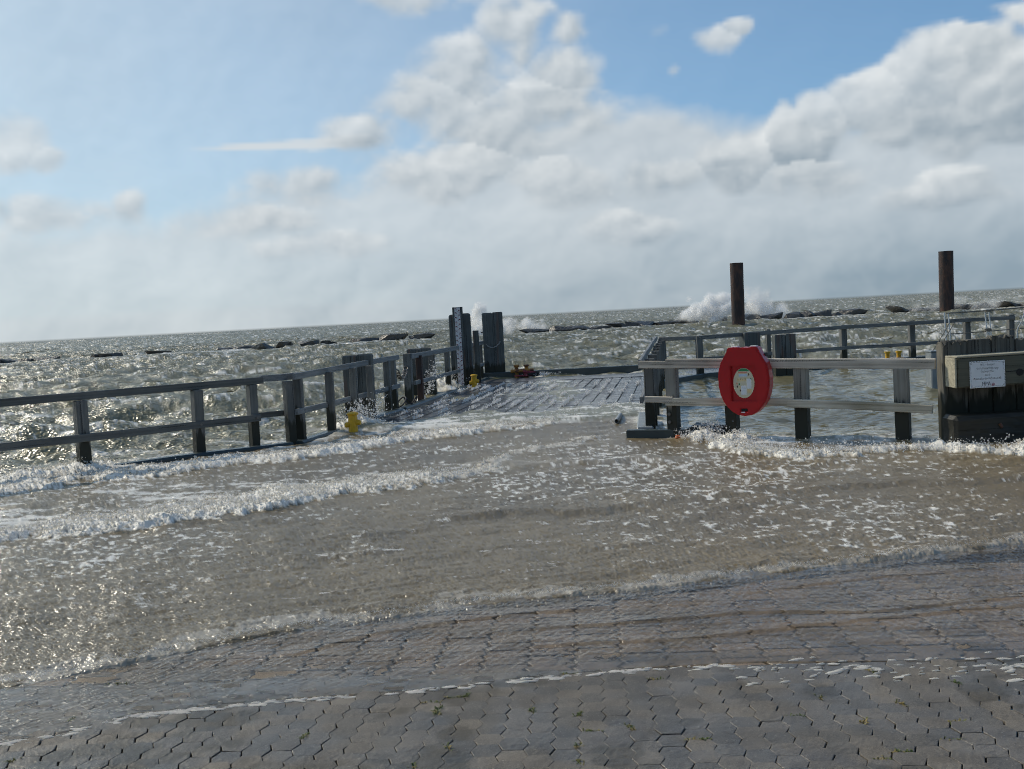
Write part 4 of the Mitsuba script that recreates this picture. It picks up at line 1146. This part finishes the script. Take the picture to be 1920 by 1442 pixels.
solo('mooring_line', tube(sag((9.16, 22, 1.37), (12.4, 22, 1.50), 0.03), 0.016, 6), 'rope_grey', 'upper dark mooring line stretched between the thin stanchions', 'rope', smooth=True)
solo('mooring_line', tube(sag((9.22, 22.02, 0.93), (12.4, 22.02, 1.05), 0.02), 0.012, 6), 'rope_grey', 'lower thin mooring line just above the bulkhead', 'rope', smooth=True)
solo('white_rope', tube([(10.76, 21.9, 1.44), (10.745, 21.9, 1.32), (10.71, 21.9, 1.17), (10.66, 21.9, 1.08), (10.61, 21.9, 1.01), (10.585, 21.9, 0.92), (10.59, 21.9, 0.7)], 0.013, 6), 'rope_white', 'curved white rope hanging from the upper mooring line at the right edge', 'rope', smooth=True)
kn = thing('rope_knot', 'frayed grey rope knot on the lower mooring line with loose ends', 'rope')
put('knot', tube(heap(9.98, 21.9, 0.07, 0.03, 0.05, 5, 9, 60) + [0, 0, 0.92], 0.012, 6), 'rope_grey', kn, smooth=True)
fz_ = []
for i in range(9):
    a = R.uniform(-0.9, 0.9)
    fz_.append(tube([(9.98 + R.gauss(0, 0.02), 21.88, 0.95), (9.98 + 0.07 * math.sin(a), 21.87, 0.90 + 0.02 * math.cos(a)), (9.98 + 0.11 * math.sin(a), 21.86, 0.80)], 0.004, 4))
put('frayed_end', cat(fz_), 'rope_white', kn)
put('knot', tube(heap(10.02, 21.95, 0.06, 0.03, 0.03, 4, 12, 50) + [0, 0, 1.33], 0.012, 6), 'rope_grey', kn, smooth=True)
gb = thing('float_box', 'small grey float box moored by two lines left of the bulkhead', 'float')
put('box', cbox(0.24, 0.3, 0.75, 0.02).apply_translation([8.08, 20.0, 0.315]), 'grey_plate', gb)
put('lid', cbox(0.26, 0.32, 0.03, 0.006).apply_translation([8.08, 20.0, 0.7]), 'grey_plate', gb)
for x in (8.0, 8.09):
    put('line', tube(sag((x, 19.9, 0.70), (x + 0.36, 19.95, 1.22), 0.01, 6), 0.008, 6), 'rope_grey', gb)

# ------------------------------------------------------------------ breakwater boulders
ROCKS = np.array([(-60, 97), (-46, 97), (-33, 101), (-22, 95), (-14, 105), (-8, 107), (2, 104), (8, 107), (17, 113), (23, 112), (31, 108), (38, 110), (48, 101), (60, 100)])
x = -50.0
i = 0
ordinals = ('first', 'second', 'third', 'fourth', 'fifth', 'sixth', 'seventh', 'eighth', 'ninth', 'tenth', 'eleventh', 'twelfth', 'thirteenth', 'fourteenth', 'fifteenth', 'sixteenth', 'seventeenth', 'eighteenth', 'nineteenth', 'twentieth', 'twenty-first', 'twenty-second', 'twenty-third', 'twenty-fourth', 'twenty-fifth', 'twenty-sixth', 'twenty-seventh')
counts = {}
while x < 53:
    y = float(np.interp(x, ROCKS[:, 0], ROCKS[:, 1])) + R.gauss(0, 0.6)
    w = R.uniform(1.5, 3.3) * (1.25 if R.random() < 0.2 else 1)
    px_ = 960 + 1968 * x / y
    hidden = (85 < px_ < 145) or (222 < px_ < 262) or (368 < px_ < 415) or (830 < px_ < 880) or (905 < px_ < 970)
    hgt = R.uniform(0.28, 0.52) * (0.75 if px_ < 420 else 1.0)
    if not hidden and R.random() > 0.14:
        pts = NR.rand(16, 3) - 0.5
        pts /= np.abs(pts).max(1, keepdims=True) * 2 + NR.rand(16, 1) * 0.25
        pts[:, 2] += pts[:, 0] * R.gauss(0, 0.16)
        m = hull(pts * [w * 1.05, R.uniform(1.4, 2.2), hgt * 2.1])
        m = rough(m, 0.10, 1.3, i, 0.6)
        m.apply_transform(trimesh.transformations.rotation_matrix(R.gauss(0, 0.35), [0, 0, 1]))
        m.apply_translation([x, y, hgt * (0.34 if px_ > 1388 else 0.25)])
        side = 'of those left of the tide gauge' if px_ < 850 else ('between tide gauge and nearer steel tube' if px_ < 1388 else 'right of the nearer steel tube')
        counts[side] = counts.get(side, -1) + 1
        solo('boulder', m, 'rock', f'dark wet breakwater boulder, {ordinals[counts[side]]} from the left {side}', 'boulder', 'boulders of the low breakwater', smooth=22)
        i += 1
    x += w * (0.70 if not hidden else 0.9)


# ------------------------------------------------------------------ spray
def drops(n, fn, r0, r1, seed):
    r = np.random.RandomState(seed)
    o = np.array([(1, 0, 0), (-1, 0, 0), (0, 1, 0), (0, -1, 0), (0, 0, 1), (0, 0, -1)], float)
    fo = np.array([(0, 2, 4), (2, 1, 4), (1, 3, 4), (3, 0, 4), (2, 0, 5), (1, 2, 5), (3, 1, 5), (0, 3, 5)])
    P = np.array([fn(r) for _ in range(n)])
    rad = r0 * (r1 / r0) ** (r.rand(n) ** 1.8)
    st = np.stack([0.8 + 0.5 * r.rand(n), 0.8 + 0.5 * r.rand(n), 0.8 + 0.9 * r.rand(n)], -1)
    V = P[:, None] + o[None] * (rad[:, None] * st)[:, None]
    return V.reshape(-1, 3), (fo[None] + (np.arange(n) * 6)[:, None, None]).reshape(-1, 3)


def burst(cx, cy, sp, h, lean=0.3):
    def f(r):
        a, t = r.rand() * 6.283, r.rand() ** 0.7
        q = abs(r.randn()) * sp * (0.4 + 0.8 * t)
        return (cx + math.cos(a) * q + lean * t * h, cy + math.sin(a) * q - 0.2 * t * h, 0.02 + h * t * (1 - 0.35 * (q / sp / 2) ** 2) * (0.5 + 0.5 * r.rand()))
    return f


def along(P, h, back):
    P = np.asarray(P, float)

    def f(r):
        i = r.randint(len(P) - 1)
        t = r.rand()
        p = P[i] + (P[i + 1] - P[i]) * t
        d = np.array([-(P[i + 1] - P[i])[1], (P[i + 1] - P[i])[0]])
        d /= np.linalg.norm(d)
        b = r.rand() * back - 0.05
        p = p + d * b
        return (p[0], p[1], 0.05 + h * abs(r.randn()) * (1 - 0.5 * b / back))
    return f


sprays = [(900, burst(-2.78, 18.2, 0.22, 0.55), 0.004, 0.016, 1), (260, burst(-2.55, 18.8, 0.12, 0.75), 0.004, 0.012, 2), (400, burst(-1.75, 27.5, 0.28, 0.45), 0.006, 0.016, 3),
          (380, burst(-2.05, 25.0, 0.16, 0.95), 0.006, 0.016, 4), (700, burst(2.62, 14.15, 0.22, 0.26), 0.003, 0.012, 5), (300, burst(2.9, 13.7, 0.2, 0.16), 0.003, 0.010, 6), (250, burst(0.9, 30.6, 0.3, 0.12), 0.006, 0.014, 7),
          (1500, along(BORES[1][0][2:], 0.05, 0.6), 0.003, 0.010, 8), (1800, along(BORES[4][0][:-1], 0.07, 0.4), 0.003, 0.011, 9), (1200, along(BORES[3][0][2:], 0.05, 0.6), 0.004, 0.011, 10), (3000, along(SHORE[2:-1], 0.010, 0.09), 0.0010, 0.0032, 11)]  # the tiny SHORE drops are white specks standing for sun sparkle
jets = []
for i in range(1, NP):
    for k in range(9):
        s_ = R.uniform(1.5, 11.5) if i < 12 else R.uniform(3, 11)
        if R.random() < (0.85 if i < 11 else 0.35):
            p = jp(s_, i * PW, 0)
            jets.append(p)


def jet_fn(r):
    p = jets[r.randint(len(jets))]
    e = r.randn() * 0.28
    return (p[0] + JU[0] * e + r.randn() * 0.025, p[1] + JU[1] * e, 0.012 + abs(r.randn()) * 0.030 * math.exp(-e * e * 6))


sprays.append((5200, jet_fn, 0.006, 0.020, 12))
dv = [drops(n, fn, a, b, sd_) for n, fn, a, b, sd_ in sprays]
off, VV, FF = 0, [], []
for v, f in dv:
    VV.append(v)
    FF.append(f + off)
    off += len(v)
solo('sea_spray_and_sparkle', (np.vstack(VV), np.vstack(FF)), 'droplet', 'white drops of spray thrown up along the jetty and quay, and white specks painted as sun sparkle on the shore front', 'spray', smooth=True, kind='stuff')
# the broken water of the fronts: clumps of bubbles heaped on the foaming crests
cand = np.nonzero((wbore > 0.22) & (wfoam > 0.55) & (rr < 30) & (np.abs(aa) < 0.6))[0]
cr = np.random.RandomState(77)
pick = cr.choice(cand, min(len(cand), 48000), p=(wfoam[cand] * rr[cand]) / (wfoam[cand] * rr[cand]).sum())
cp = WV[pick] + np.c_[cr.randn(len(pick), 2) * 0.03, 0.001 + wbore[pick] * 0.040 * cr.rand(len(pick)) ** 2.4]
it = iter(range(len(cp)))
cv, cf = drops(len(cp), lambda r: cp[next(it)], 0.0035, 0.017, 78)
solo('whitewater', (cv, cf), 'foam', 'churned white foam of the breaking fronts running over the quay', 'foam', smooth=True, kind='stuff')


def plume(name, label, c, size, blobs, dens, seed):
    """Fine spray hanging in the air over the breakwater, as a cloud of droplets."""
    nx, ny, nz = 72, 28, 48
    X, Y, Z = np.meshgrid(*[np.linspace(-1, 1, n) for n in (nx, ny, nz)], indexing='ij')
    px3, py3, pz3 = c[0] + X * size[0], c[1] + Y * size[1], c[2] + Z * size[2]
    n = meshkit.fbm(np.stack([px3 * 1.3 - pz3 * 0.3, py3 * 0.9, pz3 * 0.75], -1), 5, seed)
    d = np.zeros_like(X)
    for bx, bz, sx, sz, k in blobs:
        r = ((px3 - bx) / sx) ** 2 + ((pz3 - bz) / sz) ** 2 + (Y / 0.75) ** 2
        d = np.maximum(d, k * np.clip(0.90 - r + 5.0 * (n - 0.5), 0, 1) ** 1.5)
    edge = np.clip((1 - np.abs(X)) * 6, 0, 1) * np.clip((1 - np.abs(Y)) * 4, 0, 1) * np.clip((1 - Z) * 6, 0, 1)
    g = (d * edge * dens).astype(np.float32)
    vol = mi.VolumeGrid(np.ascontiguousarray(g.transpose(2, 1, 0)))
    k = key_of(name)
    Tm = T().translate([c[0], c[1], c[2]]).scale([size[0], size[1], size[2]])
    scene[k] = {'type': 'cube', 'to_world': Tm, 'bsdf': {'type': 'null'},
                'interior': {'type': 'heterogeneous', 'albedo': rgb(0.97, 0.97, 0.97),
                             'sigma_t': {'type': 'gridvolume', 'grid': vol, 'to_world': Tm @ T().translate([-1, -1, -1]).scale(2)}, 'scale': 1.0}}
    labels[k] = {'label': label, 'category': 'spray', 'kind': 'stuff'}


plume('spray_plume', 'tall white plume of spray bursting over the breakwater around the nearer steel tube', (24.3, 112.0, 1.6), (7.2, 2.2, 2.3),
      [(21.6, 1.3, 2.3, 1.7, 1.0), (22.9, 1.8, 1.2, 1.5, 1.0), (19.2, 0.7, 2.0, 0.8, 0.8), (26.9, 1.5, 2.0, 2.1, 0.65), (28.9, 0.8, 2.2, 1.0, 0.45), (25.0, 0.7, 1.6, 1.2, 0.7)], 3.0, 5)
plume('spray_plume', 'white plume of spray bursting over the breakwater beside the tallest double post', (0.5, 105.5, 1.5), (6.0, 2.0, 2.0),
      [(-2.9, 1.5, 1.5, 2.1, 0.9), (-1.2, 0.9, 2.6, 1.1, 0.7), (2.0, 0.6, 3.0, 0.8, 0.5), (-5.2, 0.5, 2.0, 0.6, 0.3)], 4.0, 8)
plume('spray_plume', 'low drifting veil of spray over the boulders at the far right', (45.0, 101.5, 0.9), (8.0, 2.0, 1.1),
      [(41.5, 0.5, 3.0, 0.7, 0.4), (46, 0.6, 4.5, 0.8, 0.35), (50, 0.5, 2.5, 0.7, 0.4)], 0.9, 9)
